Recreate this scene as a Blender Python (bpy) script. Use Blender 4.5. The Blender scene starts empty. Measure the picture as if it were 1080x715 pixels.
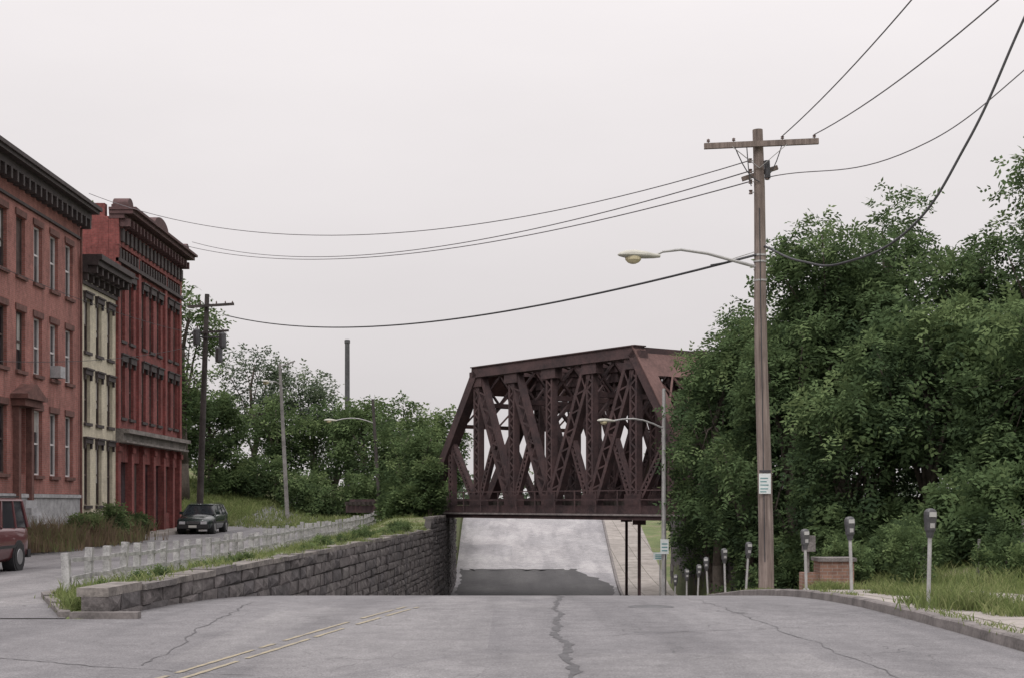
import bpy, math, random
import numpy as np
from mathutils import Vector, Matrix
random.seed(7)
scene = bpy.context.scene

# ------------------------------------------------------------------ helpers
def smooth(x, a, b):
    t = min(max((x-a)/(b-a), 0.0), 1.0)
    return t*t*(3-2*t)

def link(ob, parent=None):
    scene.collection.objects.link(ob)
    if parent is not None:
        ob.parent = parent
    return ob

def empty(name, loc=(0, 0, 0), rotz=0.0):
    e = bpy.data.objects.new(name, None)
    e.empty_display_size = 0.3
    e.location = loc
    e.rotation_euler = (0, 0, rotz)
    scene.collection.objects.link(e)
    return e

class MB:
    def __init__(s):
        s.v = []; s.f = []; s.m = []
    def add(s, verts, faces, m=0):
        o = len(s.v)
        s.v.extend([tuple(v) for v in verts])
        for f in faces:
            s.f.append(tuple(i+o for i in f)); s.m.append(m)
    def box(s, x0, x1, y0, y1, z0, z1, m=0):
        v = [(x0,y0,z0),(x1,y0,z0),(x1,y1,z0),(x0,y1,z0),(x0,y0,z1),(x1,y0,z1),(x1,y1,z1),(x0,y1,z1)]
        s.add(v, [(3,2,1,0),(4,5,6,7),(0,1,5,4),(1,2,6,5),(2,3,7,6),(3,0,4,7)], m)
    def beam(s, p1, p2, w, h, m=0, up=(0,0,1)):
        p1 = Vector(p1); p2 = Vector(p2); d = (p2-p1)
        if d.length < 1e-6: return
        d.normalize(); up = Vector(up)
        if abs(d.dot(up)) > 0.98: up = Vector((0,1,0)) if abs(d.y) < 0.9 else Vector((1,0,0))
        side = d.cross(up).normalized(); u = side.cross(d).normalized()
        a = side*(w/2); b = u*(h/2)
        v = [p1-a-b, p1+a-b, p1+a+b, p1-a+b, p2-a-b, p2+a-b, p2+a+b, p2-a+b]
        s.add(v, [(0,3,2,1),(4,5,6,7),(0,1,5,4),(1,2,6,5),(2,3,7,6),(3,0,4,7)], m)
    def cyl(s, p1, p2, r1, r2=None, n=12, m=0, caps=True):
        if r2 is None: r2 = r1
        p1 = Vector(p1); p2 = Vector(p2); d = (p2-p1).normalized()
        up = Vector((0,0,1)) if abs(d.z) < 0.95 else Vector((1,0,0))
        a = d.cross(up).normalized(); b = d.cross(a).normalized()
        vs = []
        for k in range(n):
            t = 2*math.pi*k/n
            vs.append(p1 + (a*math.cos(t)+b*math.sin(t))*r1)
        for k in range(n):
            t = 2*math.pi*k/n
            vs.append(p2 + (a*math.cos(t)+b*math.sin(t))*r2)
        fs = [(k, (k+1) % n, n+(k+1) % n, n+k) for k in range(n)]
        if caps:
            fs.append(tuple(range(n))[::-1]); fs.append(tuple(range(n, 2*n)))
        s.add(vs, fs, m)
    def tube(s, pts, radii, n=10, m=0):
        for i in range(len(pts)-1):
            s.cyl(pts[i], pts[i+1], radii[i], radii[i+1], n, m, True)
    def lathe(s, c, prof, n=16, m=0, sx=1, sy=1):
        o = []; fs = []
        for (r, z) in prof:
            for k in range(n):
                t = 2*math.pi*k/n
                o.append((c[0]+r*sx*math.cos(t), c[1]+r*sy*math.sin(t), c[2]+z))
        for j in range(len(prof)-1):
            for k in range(n):
                fs.append((j*n+k, j*n+(k+1) % n, (j+1)*n+(k+1) % n, (j+1)*n+k))
        fs.append(tuple(range(n))[::-1]); fs.append(tuple(range((len(prof)-1)*n, len(prof)*n)))
        s.add(o, fs, m)
    def loft(s, secs, m=0):
        n = len(secs[0]); o = []; fs = []
        for q in secs: o.extend(q)
        for j in range(len(secs)-1):
            for k in range(n):
                fs.append((j*n+k, j*n+(k+1) % n, (j+1)*n+(k+1) % n, (j+1)*n+k))
        fs.append(tuple(range(n))[::-1]); fs.append(tuple(range((len(secs)-1)*n, len(secs)*n)))
        s.add(o, fs, m)
    def grid(s, rows, m=0):
        n = len(rows[0]); o = []; fs = []
        for r in rows: o.extend(r)
        for j in range(len(rows)-1):
            for k in range(n-1):
                fs.append((j*n+k, j*n+k+1, (j+1)*n+k+1, (j+1)*n+k))
        s.add(o, fs, m)
    def obj(s, name, mats, parent=None, smoothf=False):
        me = bpy.data.meshes.new(name)
        me.from_pydata(s.v, [], s.f)
        for mt in mats: me.materials.append(mt)
        me.polygons.foreach_set('material_index', s.m)
        if smoothf:
            me.polygons.foreach_set('use_smooth', [True]*len(s.f))
        me.update()
        ob = bpy.data.objects.new(name, me)
        link(ob, parent)
        return ob

# ------------------------------------------------------------------ materials
def new_mat(name):
    m = bpy.data.materials.new(name); m.use_nodes = True
    nt = m.node_tree
    return m, nt, nt.nodes['Principled BSDF']

def N(nt, t, **kw):
    n = nt.nodes.new(t)
    for k, v in kw.items(): setattr(n, k, v)
    return n

def ramp(nt, fac, stops):
    r = N(nt, 'ShaderNodeValToRGB')
    e = r.color_ramp.elements
    while len(e) > 1: e.remove(e[-1])
    e[0].position = stops[0][0]; e[0].color = (*stops[0][1], 1)
    for p, c in stops[1:]:
        x = e.new(p); x.color = (*c, 1)
    nt.links.new(fac, r.inputs[0])
    return r.outputs[0]

def noise(nt, vec, scale, detail=6, rough=0.6, dist=0.0):
    n = N(nt, 'ShaderNodeTexNoise')
    n.inputs['Scale'].default_value = scale; n.inputs['Detail'].default_value = detail
    n.inputs['Roughness'].default_value = rough; n.inputs['Distortion'].default_value = dist
    nt.links.new(vec, n.inputs['Vector'])
    return n.outputs['Fac']

def mixc(nt, fac, a, b, mode='MIX'):
    n = N(nt, 'ShaderNodeMix', data_type='RGBA', blend_type=mode)
    def setv(s, v):
        if isinstance(v, (int, float)): s.default_value = v
        elif isinstance(v, tuple): s.default_value = (*v, 1)
        else: nt.links.new(v, s)
    setv(n.inputs[0], fac); setv(n.inputs[6], a); setv(n.inputs[7], b)
    return n.outputs[2]

def mathn(nt, op, a, b=None):
    n = N(nt, 'ShaderNodeMath', operation=op)
    for i, v in enumerate((a, b)):
        if v is None: continue
        if isinstance(v, (int, float)): n.inputs[i].default_value = v
        else: nt.links.new(v, n.inputs[i])
    return n.outputs[0]

def pos(nt):
    return N(nt, 'ShaderNodeNewGeometry').outputs['Position']

def mapping(nt, vec, scale=(1,1,1), loc=(0,0,0)):
    m = N(nt, 'ShaderNodeMapping'); m.inputs['Scale'].default_value = scale; m.inputs['Location'].default_value = loc
    nt.links.new(vec, m.inputs['Vector']); return m.outputs[0]

def bump(nt, b, h, strength=0.3, dist=0.02):
    n = N(nt, 'ShaderNodeBump'); n.inputs['Strength'].default_value = strength; n.inputs['Distance'].default_value = dist
    nt.links.new(h, n.inputs['Height']); nt.links.new(n.outputs[0], b.inputs['Normal'])

def basic(name, c, rough=0.8, metal=0.0, var=0.35, scale=3.0, bmp=0.2, c2=None):
    m, nt, b = new_mat(name)
    p = pos(nt)
    f = noise(nt, p, scale, 8, 0.65)
    f2 = noise(nt, p, scale*9, 4, 0.6)
    f = mathn(nt, 'ADD', mathn(nt, 'MULTIPLY', f, 0.65), mathn(nt, 'MULTIPLY', f2, 0.35))
    lo = tuple(x*(1-var) for x in c) if c2 is None else c2
    hi = tuple(min(1, x*(1+var)) for x in c)
    nt.links.new(ramp(nt, f, [(0.36, lo), (0.64, hi)]), b.inputs['Base Color'])
    b.inputs['Roughness'].default_value = rough; b.inputs['Metallic'].default_value = metal
    if bmp > 0: bump(nt, b, f2, bmp, 0.02)
    return m

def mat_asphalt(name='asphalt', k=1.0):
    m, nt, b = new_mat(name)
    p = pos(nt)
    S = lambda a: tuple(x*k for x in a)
    big = noise(nt, mapping(nt, p, (0.5, 0.16, 0.3)), 1.0, 6, 0.62, 0.6)
    mid = noise(nt, p, 2.3, 8, 0.7)
    fine = noise(nt, p, 45, 4, 0.8)
    grit = noise(nt, p, 14, 5, 0.8)
    c = ramp(nt, big, [(0.3, S((0.14, 0.135, 0.14))), (0.5, S((0.195, 0.188, 0.193))), (0.7, S((0.26, 0.252, 0.255)))])
    c = mixc(nt, 0.4, c, ramp(nt, mid, [(0.35, S((0.12, 0.117, 0.121))), (0.66, S((0.28, 0.272, 0.275)))]))
    c = mixc(nt, 0.85, c, ramp(nt, fine, [(0.3, (0.3,)*3), (0.5, (0.95,)*3), (0.72, (1.7,)*3)]), 'MULTIPLY')
    c = mixc(nt, 0.55, c, ramp(nt, grit, [(0.32, (0.5,)*3), (0.5, (1.0,)*3), (0.7, (1.35,)*3)]), 'MULTIPLY')
    lane = noise(nt, mapping(nt, p, (1.1, 0.035, 1)), 1.0, 3, 0.5, 0.2)
    c = mixc(nt, 0.6, c, ramp(nt, lane, [(0.36, (0.66, 0.66, 0.675)), (0.55, (1.0, 1.0, 1.0))]), 'MULTIPLY')
    vp = N(nt, 'ShaderNodeTexVoronoi', feature='F1', distance='CHEBYCHEV'); vp.inputs['Scale'].default_value = 1.0
    vp.inputs['Randomness'].default_value = 0.9
    nt.links.new(mapping(nt, p, (0.22, 0.12, 0.1)), vp.inputs['Vector'])
    bw = N(nt, 'ShaderNodeRGBToBW'); nt.links.new(vp.outputs['Color'], bw.inputs[0])
    c = mixc(nt, 0.6, c, ramp(nt, bw.outputs[0], [(0.3, (0.82, 0.82, 0.84)), (0.34, (1, 1, 1)), (0.66, (1, 1, 1)), (0.69, (1.14, 1.13, 1.12))]), 'MULTIPLY')
    nz = N(nt, 'ShaderNodeTexNoise'); nz.inputs['Scale'].default_value = 1.3; nz.inputs['Detail'].default_value = 6
    nt.links.new(p, nz.inputs['Vector'])
    sc = N(nt, 'ShaderNodeVectorMath', operation='SCALE'); sc.inputs['Scale'].default_value = 0.5
    nt.links.new(nz.outputs['Color'], sc.inputs[0])
    for (s3, w, lo_, hi_, dk) in (((0.4, 0.17, 0.3), 0.006, 0.50, 0.62, .45), ((1.3, 0.8, 0.5), 0.014, 0.58, 0.68, .6)):
        wv = N(nt, 'ShaderNodeVectorMath', operation='ADD')
        nt.links.new(mapping(nt, p, s3), wv.inputs[0]); nt.links.new(sc.outputs[0], wv.inputs[1])
        vo = N(nt, 'ShaderNodeTexVoronoi', feature='DISTANCE_TO_EDGE'); vo.inputs['Scale'].default_value = 1.0
        nt.links.new(wv.outputs[0], vo.inputs['Vector'])
        cr = ramp(nt, vo.outputs['Distance'], [(0.0, (dk,)*3), (w*.5, (dk+.12,)*3), (w, (1,)*3)])
        brk = ramp(nt, noise(nt, mapping(nt, p, (1, 1, 1), (w*900, 0, 0)), 0.3, 3), [(lo_, (0, 0, 0)), (hi_, (1, 1, 1))])
        c = mixc(nt, brk, c, mixc(nt, 1.0, c, cr, 'MULTIPLY'))
    nt.links.new(c, b.inputs['Base Color'])
    b.inputs['Roughness'].default_value = 0.88
    bump(nt, b, fine, 0.5, 0.012)
    return m

def mat_concrete():
    m, nt, b = new_mat('sidewalk_concrete')
    p = pos(nt)
    f = noise(nt, p, 1.2, 8, 0.7); g = noise(nt, p, 30, 4, 0.7)
    c = ramp(nt, f, [(0.3, (0.20, 0.18, 0.16)), (0.5, (0.33, 0.30, 0.275)), (0.7, (0.41, 0.375, 0.345))])
    c = mixc(nt, 0.5, c, ramp(nt, g, [(0.3, (0.5,)*3), (0.6, (1.15,)*3)]), 'MULTIPLY')
    br = N(nt, 'ShaderNodeTexBrick'); br.offset = 0.0
    br.inputs['Scale'].default_value = 1.0; br.inputs['Brick Width'].default_value = 1.5; br.inputs['Row Height'].default_value = 1.5
    br.inputs['Mortar Size'].default_value = 0.02
    br.inputs['Color1'].default_value = (1,1,1,1); br.inputs['Color2'].default_value = (0.82,0.82,0.82,1); br.inputs['Mortar'].default_value = (0.25,0.24,0.2,1)
    nt.links.new(p, br.inputs['Vector'])
    c = mixc(nt, 1.0, c, br.outputs['Color'], 'MULTIPLY')
    nt.links.new(c, b.inputs['Base Color']); b.inputs['Roughness'].default_value = 0.9
    bump(nt, b, g, 0.3, 0.01)
    return m

def mat_ground():
    m, nt, b = new_mat('grass_ground')
    p = pos(nt)
    f = noise(nt, p, 0.5, 8, 0.7); g = noise(nt, p, 9, 6, 0.7)
    c = ramp(nt, f, [(0.3, (0.085, 0.11, 0.045)), (0.5, (0.13, 0.165, 0.06)), (0.62, (0.19, 0.175, 0.10)), (0.72, (0.22, 0.19, 0.14))])
    c = mixc(nt, 0.6, c, ramp(nt, g, [(0.3, (0.4,)*3), (0.65, (1.4,)*3)]), 'MULTIPLY')
    nt.links.new(c, b.inputs['Base Color']); b.inputs['Roughness'].default_value = 0.95
    bump(nt, b, g, 0.6, 0.08)
    return m

def mat_brick(name, c1, c2, mortar, weather=0.5):
    m, nt, b = new_mat(name)
    p = pos(nt)
    sp = N(nt, 'ShaderNodeSeparateXYZ'); nt.links.new(p, sp.inputs[0])
    cb = N(nt, 'ShaderNodeCombineXYZ')
    nt.links.new(mathn(nt, 'ADD', sp.outputs[0], sp.outputs[1]), cb.inputs[0]); nt.links.new(sp.outputs[2], cb.inputs[1])
    br = N(nt, 'ShaderNodeTexBrick')
    br.inputs['Scale'].default_value = 1.0; br.inputs['Brick Width'].default_value = 0.22; br.inputs['Row Height'].default_value = 0.075
    br.inputs['Mortar Size'].default_value = 0.008
    br.inputs['Color1'].default_value = (*c1,1); br.inputs['Color2'].default_value = (*c2,1); br.inputs['Mortar'].default_value = (*mortar,1)
    nt.links.new(cb.outputs[0], br.inputs['Vector'])
    f = noise(nt, p, 0.9, 9, 0.72); g = noise(nt, mapping(nt, p, (3.2, 3.2, 0.5)), 1.0, 6, 0.7); q = noise(nt, p, 6, 5, 0.8)
    c = mixc(nt, weather, br.outputs['Color'], ramp(nt, f, [(0.3, (0.45,0.42,0.42)), (0.5, (0.95,0.95,0.95)), (0.7, (1.35,1.33,1.33))]), 'MULTIPLY')
    c = mixc(nt, weather*0.9, c, ramp(nt, g, [(0.33, (0.45,0.43,0.43)), (0.55, (1.05,)*3)]), 'MULTIPLY')
    c = mixc(nt, weather, c, ramp(nt, q, [(0.35, (0.6,)*3), (0.65, (1.3,)*3)]), 'MULTIPLY')
    nt.links.new(c, b.inputs['Base Color']); b.inputs['Roughness'].default_value = 0.9
    bump(nt, b, br.outputs['Fac'], -0.3, 0.01)
    return m

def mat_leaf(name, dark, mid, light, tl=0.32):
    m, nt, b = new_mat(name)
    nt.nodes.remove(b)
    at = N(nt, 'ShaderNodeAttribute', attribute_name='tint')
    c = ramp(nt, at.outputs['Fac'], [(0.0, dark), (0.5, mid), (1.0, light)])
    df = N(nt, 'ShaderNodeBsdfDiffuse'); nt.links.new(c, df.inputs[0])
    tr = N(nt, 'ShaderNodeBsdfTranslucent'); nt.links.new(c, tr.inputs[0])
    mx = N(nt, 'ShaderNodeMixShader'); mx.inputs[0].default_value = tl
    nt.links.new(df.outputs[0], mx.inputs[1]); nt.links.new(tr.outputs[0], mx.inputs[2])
    nt.links.new(mx.outputs[0], nt.nodes['Material Output'].inputs[0])
    return m

M_ASPH = mat_asphalt(); M_ASPHF = mat_asphalt('pale_worn_asphalt', 1.6); M_ASPHSHADE = mat_asphalt('painted_shade_asphalt', 0.33)  # the darkest asphalt is the painted shadow under the bridge
M_CONC = mat_concrete(); M_GROUND = mat_ground()
M_CURB = basic('granite_curb', (0.15, 0.135, 0.13), 0.85, var=0.5, scale=2.5)
M_STONE = basic('rough_stone', (0.125, 0.112, 0.11), 0.92, var=0.55, scale=2.2, bmp=1.0)
M_STONE2 = basic('rough_stone_light', (0.15, 0.137, 0.132), 0.92, var=0.55, scale=2.6, bmp=1.0)
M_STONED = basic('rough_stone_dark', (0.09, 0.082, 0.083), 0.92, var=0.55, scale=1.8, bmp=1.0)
M_COPE = basic('coping_stone', (0.19, 0.172, 0.158), 0.9, var=0.6, scale=1.6, bmp=0.9)
M_JOINT = basic('wall_joint', (0.05, 0.045, 0.043), 0.95, var=0.3)
M_YEL = basic('faded_yellow_paint', (0.33, 0.28, 0.18), 0.85, var=0.16, scale=5, c2=(0.19, 0.178, 0.16))
M_CRACK = basic('crack_sealant', (0.07, 0.068, 0.072), 0.7, var=0.4, scale=6)
M_BRICK = mat_brick('red_brick', (0.34, 0.135, 0.112), (0.29, 0.108, 0.09), (0.29, 0.19, 0.165), 0.6)
M_BRICK2 = mat_brick('dark_red_brick', (0.25, 0.066, 0.06), (0.20, 0.052, 0.047), (0.20, 0.09, 0.08), 0.75)
M_CREAM = mat_brick('painted_cream_brick', (0.60, 0.55, 0.42), (0.55, 0.50, 0.39), (0.50, 0.46, 0.36), 0.4)
M_BSTONE = basic('grey_foundation', (0.36, 0.36, 0.37), 0.9, var=0.35)
M_TRIMR = basic('brownstone_trim', (0.13, 0.062, 0.052), 0.85, var=0.45)
M_DARKTR = basic('dark_cornice_paint', (0.045, 0.034, 0.034), 0.7, var=0.55)
M_CORN2 = basic('rusty_cornice', (0.082, 0.042, 0.042), .8, var=.5)
M_WHITE = basic('white_window_paint', (0.60, 0.58, 0.58), 0.6, var=0.15)
M_BOARD = basic('window_board', (0.07, 0.048, 0.043), 0.85, var=0.5)
M_ROOF = basic('tar_roof', (0.05, 0.05, 0.05), 0.95)
def mat_glass():
    m, nt, b = new_mat('window_glass')
    f = noise(nt, pos(nt), 0.8, 2)
    nt.links.new(ramp(nt, f, [(0.4, (0.014, 0.015, 0.018)), (0.62, (0.06, 0.062, 0.068))]), b.inputs['Base Color'])
    b.inputs['Roughness'].default_value = 0.12
    b.inputs['Specular IOR Level'].default_value = 0.4
    return m
M_GLASS = mat_glass()
M_CURTAIN = basic('window_blind', (0.35, 0.34, 0.32), 0.9, var=0.2)
M_RUST = basic('rusted_steel', (0.066, 0.038, 0.038), 0.85, 0.0, var=0.5, scale=1.1, c2=(0.029, 0.020, 0.0225))
M_RUST2 = basic('rusted_plate', (0.13, 0.073, 0.066), 0.85, 0.0, var=0.4, scale=0.9)
M_FASC = basic('bridge_fascia', (0.2, 0.175, 0.17), 0.85, var=0.4)
M_TIE = basic('bridge_ties', (0.045, 0.036, 0.032), 0.95)
def mat_wood():
    m, nt, b = new_mat('weathered_pole_wood')
    p = pos(nt)
    f = noise(nt, mapping(nt, p, (14, 14, 0.7)), 1.0, 8, 0.7)
    g = noise(nt, mapping(nt, p, (3, 3, 1.2)), 1.0, 6, 0.7)
    c = ramp(nt, f, [(0.3, (0.11, 0.084, 0.074)), (0.52, (0.22, 0.175, 0.155)), (0.7, (0.32, 0.265, 0.24))])
    c = mixc(nt, .7, c, ramp(nt, g, [(.35, (.6,)*3), (.6, (1.1,)*3)]), 'MULTIPLY')
    nt.links.new(c, b.inputs['Base Color'])
    b.inputs['Roughness'].default_value = 0.9; bump(nt, b, f, 0.8, 0.03)
    return m
M_WOOD = mat_wood()
M_WOODD = basic('creosote_wood', (0.055, 0.047, 0.045), 0.9, var=0.5, scale=2)
M_WOODG = basic('grey_wood', (0.2, 0.19, 0.185), 0.9, var=0.4, scale=2)
M_METAL = basic('galvanised_steel', (0.38, 0.375, 0.37), 0.5, 0.3, var=0.25)
M_METD = basic('dark_metal', (0.09, 0.09, 0.095), 0.5, 0.4, var=0.3)
M_LAMP = basic('lamp_housing', (0.42, 0.41, 0.36), 0.5, 0.0, var=0.15)
def mat_simple(name, c, rough, metal=0.0, coat=0.0):
    m, nt, b = new_mat(name)
    f = noise(nt, N(nt, 'ShaderNodeTexCoord').outputs['Object'], 4, 5)
    nt.links.new(ramp(nt, f, [(0.3, tuple(x*0.82 for x in c)), (0.7, c)]), b.inputs['Base Color'])
    b.inputs['Roughness'].default_value = rough; b.inputs['Metallic'].default_value = metal
    b.inputs['Coat Weight'].default_value = coat
    return m
M_LENS = mat_simple('lamp_lens', (0.62, 0.55, 0.36), 0.15)
M_CERAM = mat_simple('insulator_ceramic', (0.12, 0.08, 0.07), 0.25)
M_CABLE = basic('cable_rubber', (0.045, 0.045, 0.05), 0.7)
M_CABLEL = basic('cable_thin', (0.13, 0.12, 0.13), 0.6)
M_SIGNW = basic('sign_white', (0.62, 0.66, 0.66), 0.5, var=0.12)
M_SIGNG = basic('sign_teal_text', (0.12, 0.26, 0.27), 0.6, var=0.2)
M_FENCE = basic('weathered_fence_paint', (0.33, 0.325, 0.325), 0.85, var=0.5, scale=4)
M_BARK = basic('bark', (0.085, 0.07, 0.058), 0.95, var=0.45, scale=5, bmp=0.8)
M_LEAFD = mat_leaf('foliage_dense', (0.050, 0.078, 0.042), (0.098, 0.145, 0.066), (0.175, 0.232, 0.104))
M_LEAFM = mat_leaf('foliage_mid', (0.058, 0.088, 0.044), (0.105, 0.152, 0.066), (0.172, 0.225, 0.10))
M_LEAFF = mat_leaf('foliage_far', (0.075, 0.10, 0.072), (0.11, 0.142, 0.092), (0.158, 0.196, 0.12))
M_GRASS = mat_leaf('grass_blades', (0.11, 0.135, 0.06), (0.17, 0.22, 0.08), (0.30, 0.31, 0.155), .4)
M_WEED = mat_leaf('dry_weeds', (0.14, 0.105, 0.08), (0.21, 0.155, 0.105), (0.14, 0.18, 0.075), .4)

# ------------------------------------------------------------------ terrain profile
_ZT = ([-60,20,25,31,36.5,40,43,46,49,52.6,60,68,72,86,95,105,130,145,170,4000],
       [0,0,-.08,-.4,-.8,-1.1,-1.4,-1.75,-2.1,-2.45,-3.2,-3.75,-3.8,-3.7,-3.2,-2.3,.1,1.2,1.5,1.5])
def zr(y):
    return float(np.mean([np.interp(y+k, *_ZT) for k in (-3,-2,-1,0,1,2,3)]))
def Xw(y): return float(np.interp(y, [20, 66, 72, 92, 130, 170], [-5.65, -3.75, -3.5, -3.6, -4.4, -4.8]))
def Xr(y): return float(np.interp(y, [65, 95, 130, 170], [5.5, 6.8, 8.2, 9.0]))
def e(y): return float(np.interp(y, [19.75, 25, 60, 170], [-6.2, -8.2, -8.3, -8.3]))
def sbase(y): return float(np.interp(y, [21, 30, 45, 72, 95, 120, 150, 4000], [0, -.1, -.1, .06, .5, 1.0, 1.4, 1.4]))
def ibase(y): return float(np.interp(y, [19.5, 20, 22, 27, 60, 68, 73, 90, 110, 150, 4000], [-.08, .04, .12, .3, .34, .55, .85, .9, 1.1, 1.4, 1.4]))
def h_left(x, y):
    sb = sbase(y)
    ee = e(y)
    if y > 19.7:
        edge = smooth(x, ee, ee+0.3)*0.09
        t = smooth(x, ee+.2, min(ee+2.6, Xw(y)-.35))
        z = (sb+edge)*(1-t) + max(ibase(y), sb+.05)*t
    else:
        z = sb
    z += 3.4*smooth(y, 80, 108)*smooth(-x, 11, 25)*(1-smooth(y, 140, 220))
    if y > 78: z += 0.15*smooth(-x, 14, 17)
    return z
def h_right(x, y):
    s = x - Xr(y); r = zr(y)
    ab = smooth(y, 50, 58)*(1-smooth(y, 84, 95))
    tgt = 0.18 + 0.7*ab
    if y > 90: tgt = r + 0.6*(1-smooth(y, 140, 170))
    w = 5.5*(1-ab) + 0.3*ab
    t = smooth(s, 3.2, 3.2+w)
    z = (r+0.11)*(1-t) + max(tgt, r+0.11)*t
    return z + 0.25*smooth(s, 6, 14)
mb = MB()
ys = [-200, -60] + [float(v) for v in range(-30, 19)] + [19.0, 19.5, 19.9, 20.2, 20.6, 21] + [float(v) for v in range(22, 175)] + [180, 200, 240, 320, 500, 900, 1600, 3500]
rows = []
for y in ys:
    r = []
    for x in (-3500,-900,-250,-110,-70,-50,-42,-36,-32,-29,-26,-23.5,-21,-19,-17.5,-16.5,-14,-12,-10.5,-9):
        z = h_left(x, y)
        if -16.6 < x and y < 112: z -= 0.08
        r.append((x, y, z))
    ee = e(y); xw = Xw(y)
    r.append((ee, y, h_left(ee, y)-0.03))
    for t in (0.1, 0.25, 0.5, 0.8, 1.0):
        x = ee + (xw-0.3-ee)*t
        z = h_left(x, y) if y > 19.7 else -0.12
        if 0.4 < t < 0.9 and y > 22: z += 0.05*math.sin(y*0.9)
        r.append((x, y, z))
    low = zr(y)-0.2
    r.append((xw-0.25, y, low)); r.append((0, y, low)); xr = Xr(y)
    r.append((xr-0.3, y, low)); r.append((xr+2.9, y, zr(y)-0.1))
    for s in (3.2, 3.5, 4.2, 5.2, 6.5, 8, 10, 13, 17, 23, 32, 50, 90, 250, 900, 3500):
        z = h_right(xr+s, y)
        r.append((xr+s, y, z + (0.05*math.sin(y*0.7+s*2) if 3.6 < s < 20 else 0)))
    rows.append(r)
mb.grid(rows)
mb.obj('ground', [M_GROUND])

# road
mb = MB()
rows = []
for y in [-30+0.5*i for i in range(0, 100)]+[19.75]:
    if y > 19.75: continue
    rows.append([(-16.6 + (Xr(y)+16.6)*t/14, y, zr(y)) for t in range(15)])
mb.grid(rows)
def main_strip(ya, yb, m):
    rows = []; n = int(round(yb-ya))
    for i in range(n+1):
        y = ya + i*(yb-ya)/n
        rows.append([(Xw(y)-0.1 + (Xr(y)-Xw(y)+0.1)*t/8, y, zr(y)) for t in range(9)])
    mb.grid(rows, m)
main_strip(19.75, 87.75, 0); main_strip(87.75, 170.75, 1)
rows = []
for i in range(0, 93):
    y = 19.75 + i
    rows.append([(-16.6 + (e(y)+16.6)*t/6, y, h_left(-16.6 + (e(y)-0.01+16.6)*t/6, y) if y > 20 else 0.0) for t in range(7)])
mb.grid(rows)
# bridge shadow painted as a darker asphalt sheet in the underpass (ragged edges)
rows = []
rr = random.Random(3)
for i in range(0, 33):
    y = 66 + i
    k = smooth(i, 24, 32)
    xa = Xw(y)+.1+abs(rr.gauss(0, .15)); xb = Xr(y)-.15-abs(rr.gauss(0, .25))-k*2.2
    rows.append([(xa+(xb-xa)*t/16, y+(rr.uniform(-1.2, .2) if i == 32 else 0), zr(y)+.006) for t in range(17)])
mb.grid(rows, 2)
mb.obj('road', [M_ASPH, M_ASPHF, M_ASPHSHADE], smoothf=True)

# right kerb + pavement
mb = MB(); rows_c = []; rows_s = []
rr = random.Random(4)
for i in range(-60, 340):
    y = i*.5; x = Xr(y)+rr.uniform(-.012, .012); z = zr(y)+rr.uniform(-.008, .008)
    rows_c.append([(x-.01, y, z-.15), (x+0.015, y, z+.115), (x+0.04, y, z+.135), (x+.17, y, z+.14), (x+.19, y, z+.1)])
for i in range(-30, 170):
    y = float(i); x = Xr(y); z = zr(y)
    rows_s.append([(x+.18, y, z+.122), (x+1.2, y, z+.128), (x+2.2, y, z+.13), (x+3.25, y, z+.125), (x+3.26, y, z-.2)])
mb.grid(rows_c, 0); mb.obj('kerb', [M_CURB])
mb = MB(); mb.grid(rows_s, 0); mb.obj('sidewalk', [M_CONC])
# left pavement + kerb
mb = MB(); rows = []
for i in range(-10, 80):
    y = float(i); z = max(h_left(-17, y), 0 if y < 20 else -9)
    rows.append([(-16.6, y, z-.2), (-16.62, y, z+.13), (-16.8, y, z+.14), (-18.05, y, z+.15)])
mb.grid(rows); mb.obj('sidewalk', [M_CONC])
mb = MB()
for i in range(0, 58):
    y = 19.9 + i; y2 = y+0.985
    jit = random.uniform(-.02, .015)
    mb.beam((e(y), y, sbase(y)-0.05+jit), (e(y2), y2, sbase(y2)-0.05+jit), 0.16, 0.28)
mb.beam((-6.15, 19.85, -0.03), (-5.2, 19.85, -0.03), 0.18, 0.22)
mb.obj('kerb', [M_CURB])

# worn centre line (double yellow), following the bend, ending where it has worn away
def cen(y): return float(np.interp(y, [0, 13, 21.3, 30], [-6.4, -3.1, -1.75, -0.4]))
mb = MB()
rr = random.Random(9)
for off in (-0.11, 0.11):
    y = 4.0; cur = []
    while y < 22.5:
        if rr.random() < .04 and y > 12:
            if len(cur) > 1: mb.grid(cur)
            cur = []; y += rr.uniform(.05, .2); continue
        x = cen(y)+off; w = .036*rr.uniform(.6, 1.0)
        cur.append([(x-w, y, zr(y)+.006), (x+w, y, zr(y)+.006)]); y += .15
    if len(cur) > 1: mb.grid(cur)
mb.obj('road_marking', [M_YEL])
mb = MB()
def crack(p0, p1, n, amp, w):
    pts = []; ox = 0
    dd = Vector((p1[0]-p0[0], p1[1]-p0[1])).normalized(); pn = Vector((dd.y, -dd.x))
    for i in range(n+1):
        t = i/n; ox = ox*0.8 + random.uniform(-amp, amp)
        pts.append((p0[0]+(p1[0]-p0[0])*t+ox*pn.x, p0[1]+(p1[1]-p0[1])*t+ox*pn.y))
    rows = []
    for i, (x, y) in enumerate(pts):
        a = pts[max(0, i-1)]; b = pts[min(n, i+1)]
        d = Vector((b[0]-a[0], b[1]-a[1])).normalized(); nn = Vector((d.y, -d.x))
        ww = w*random.uniform(0.35, 1.3)/2
        rows.append([(x-nn.x*ww, y-nn.y*ww, zr(y)+.004), (x+nn.x*ww, y+nn.y*ww, zr(y)+.004)])
    mb.grid(rows)
crack((0.55, 10), (0.62, 19), 90, 0.03, 0.10)
crack((0.62, 19), (0.95, 30), 60, 0.05, 0.08)
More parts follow.
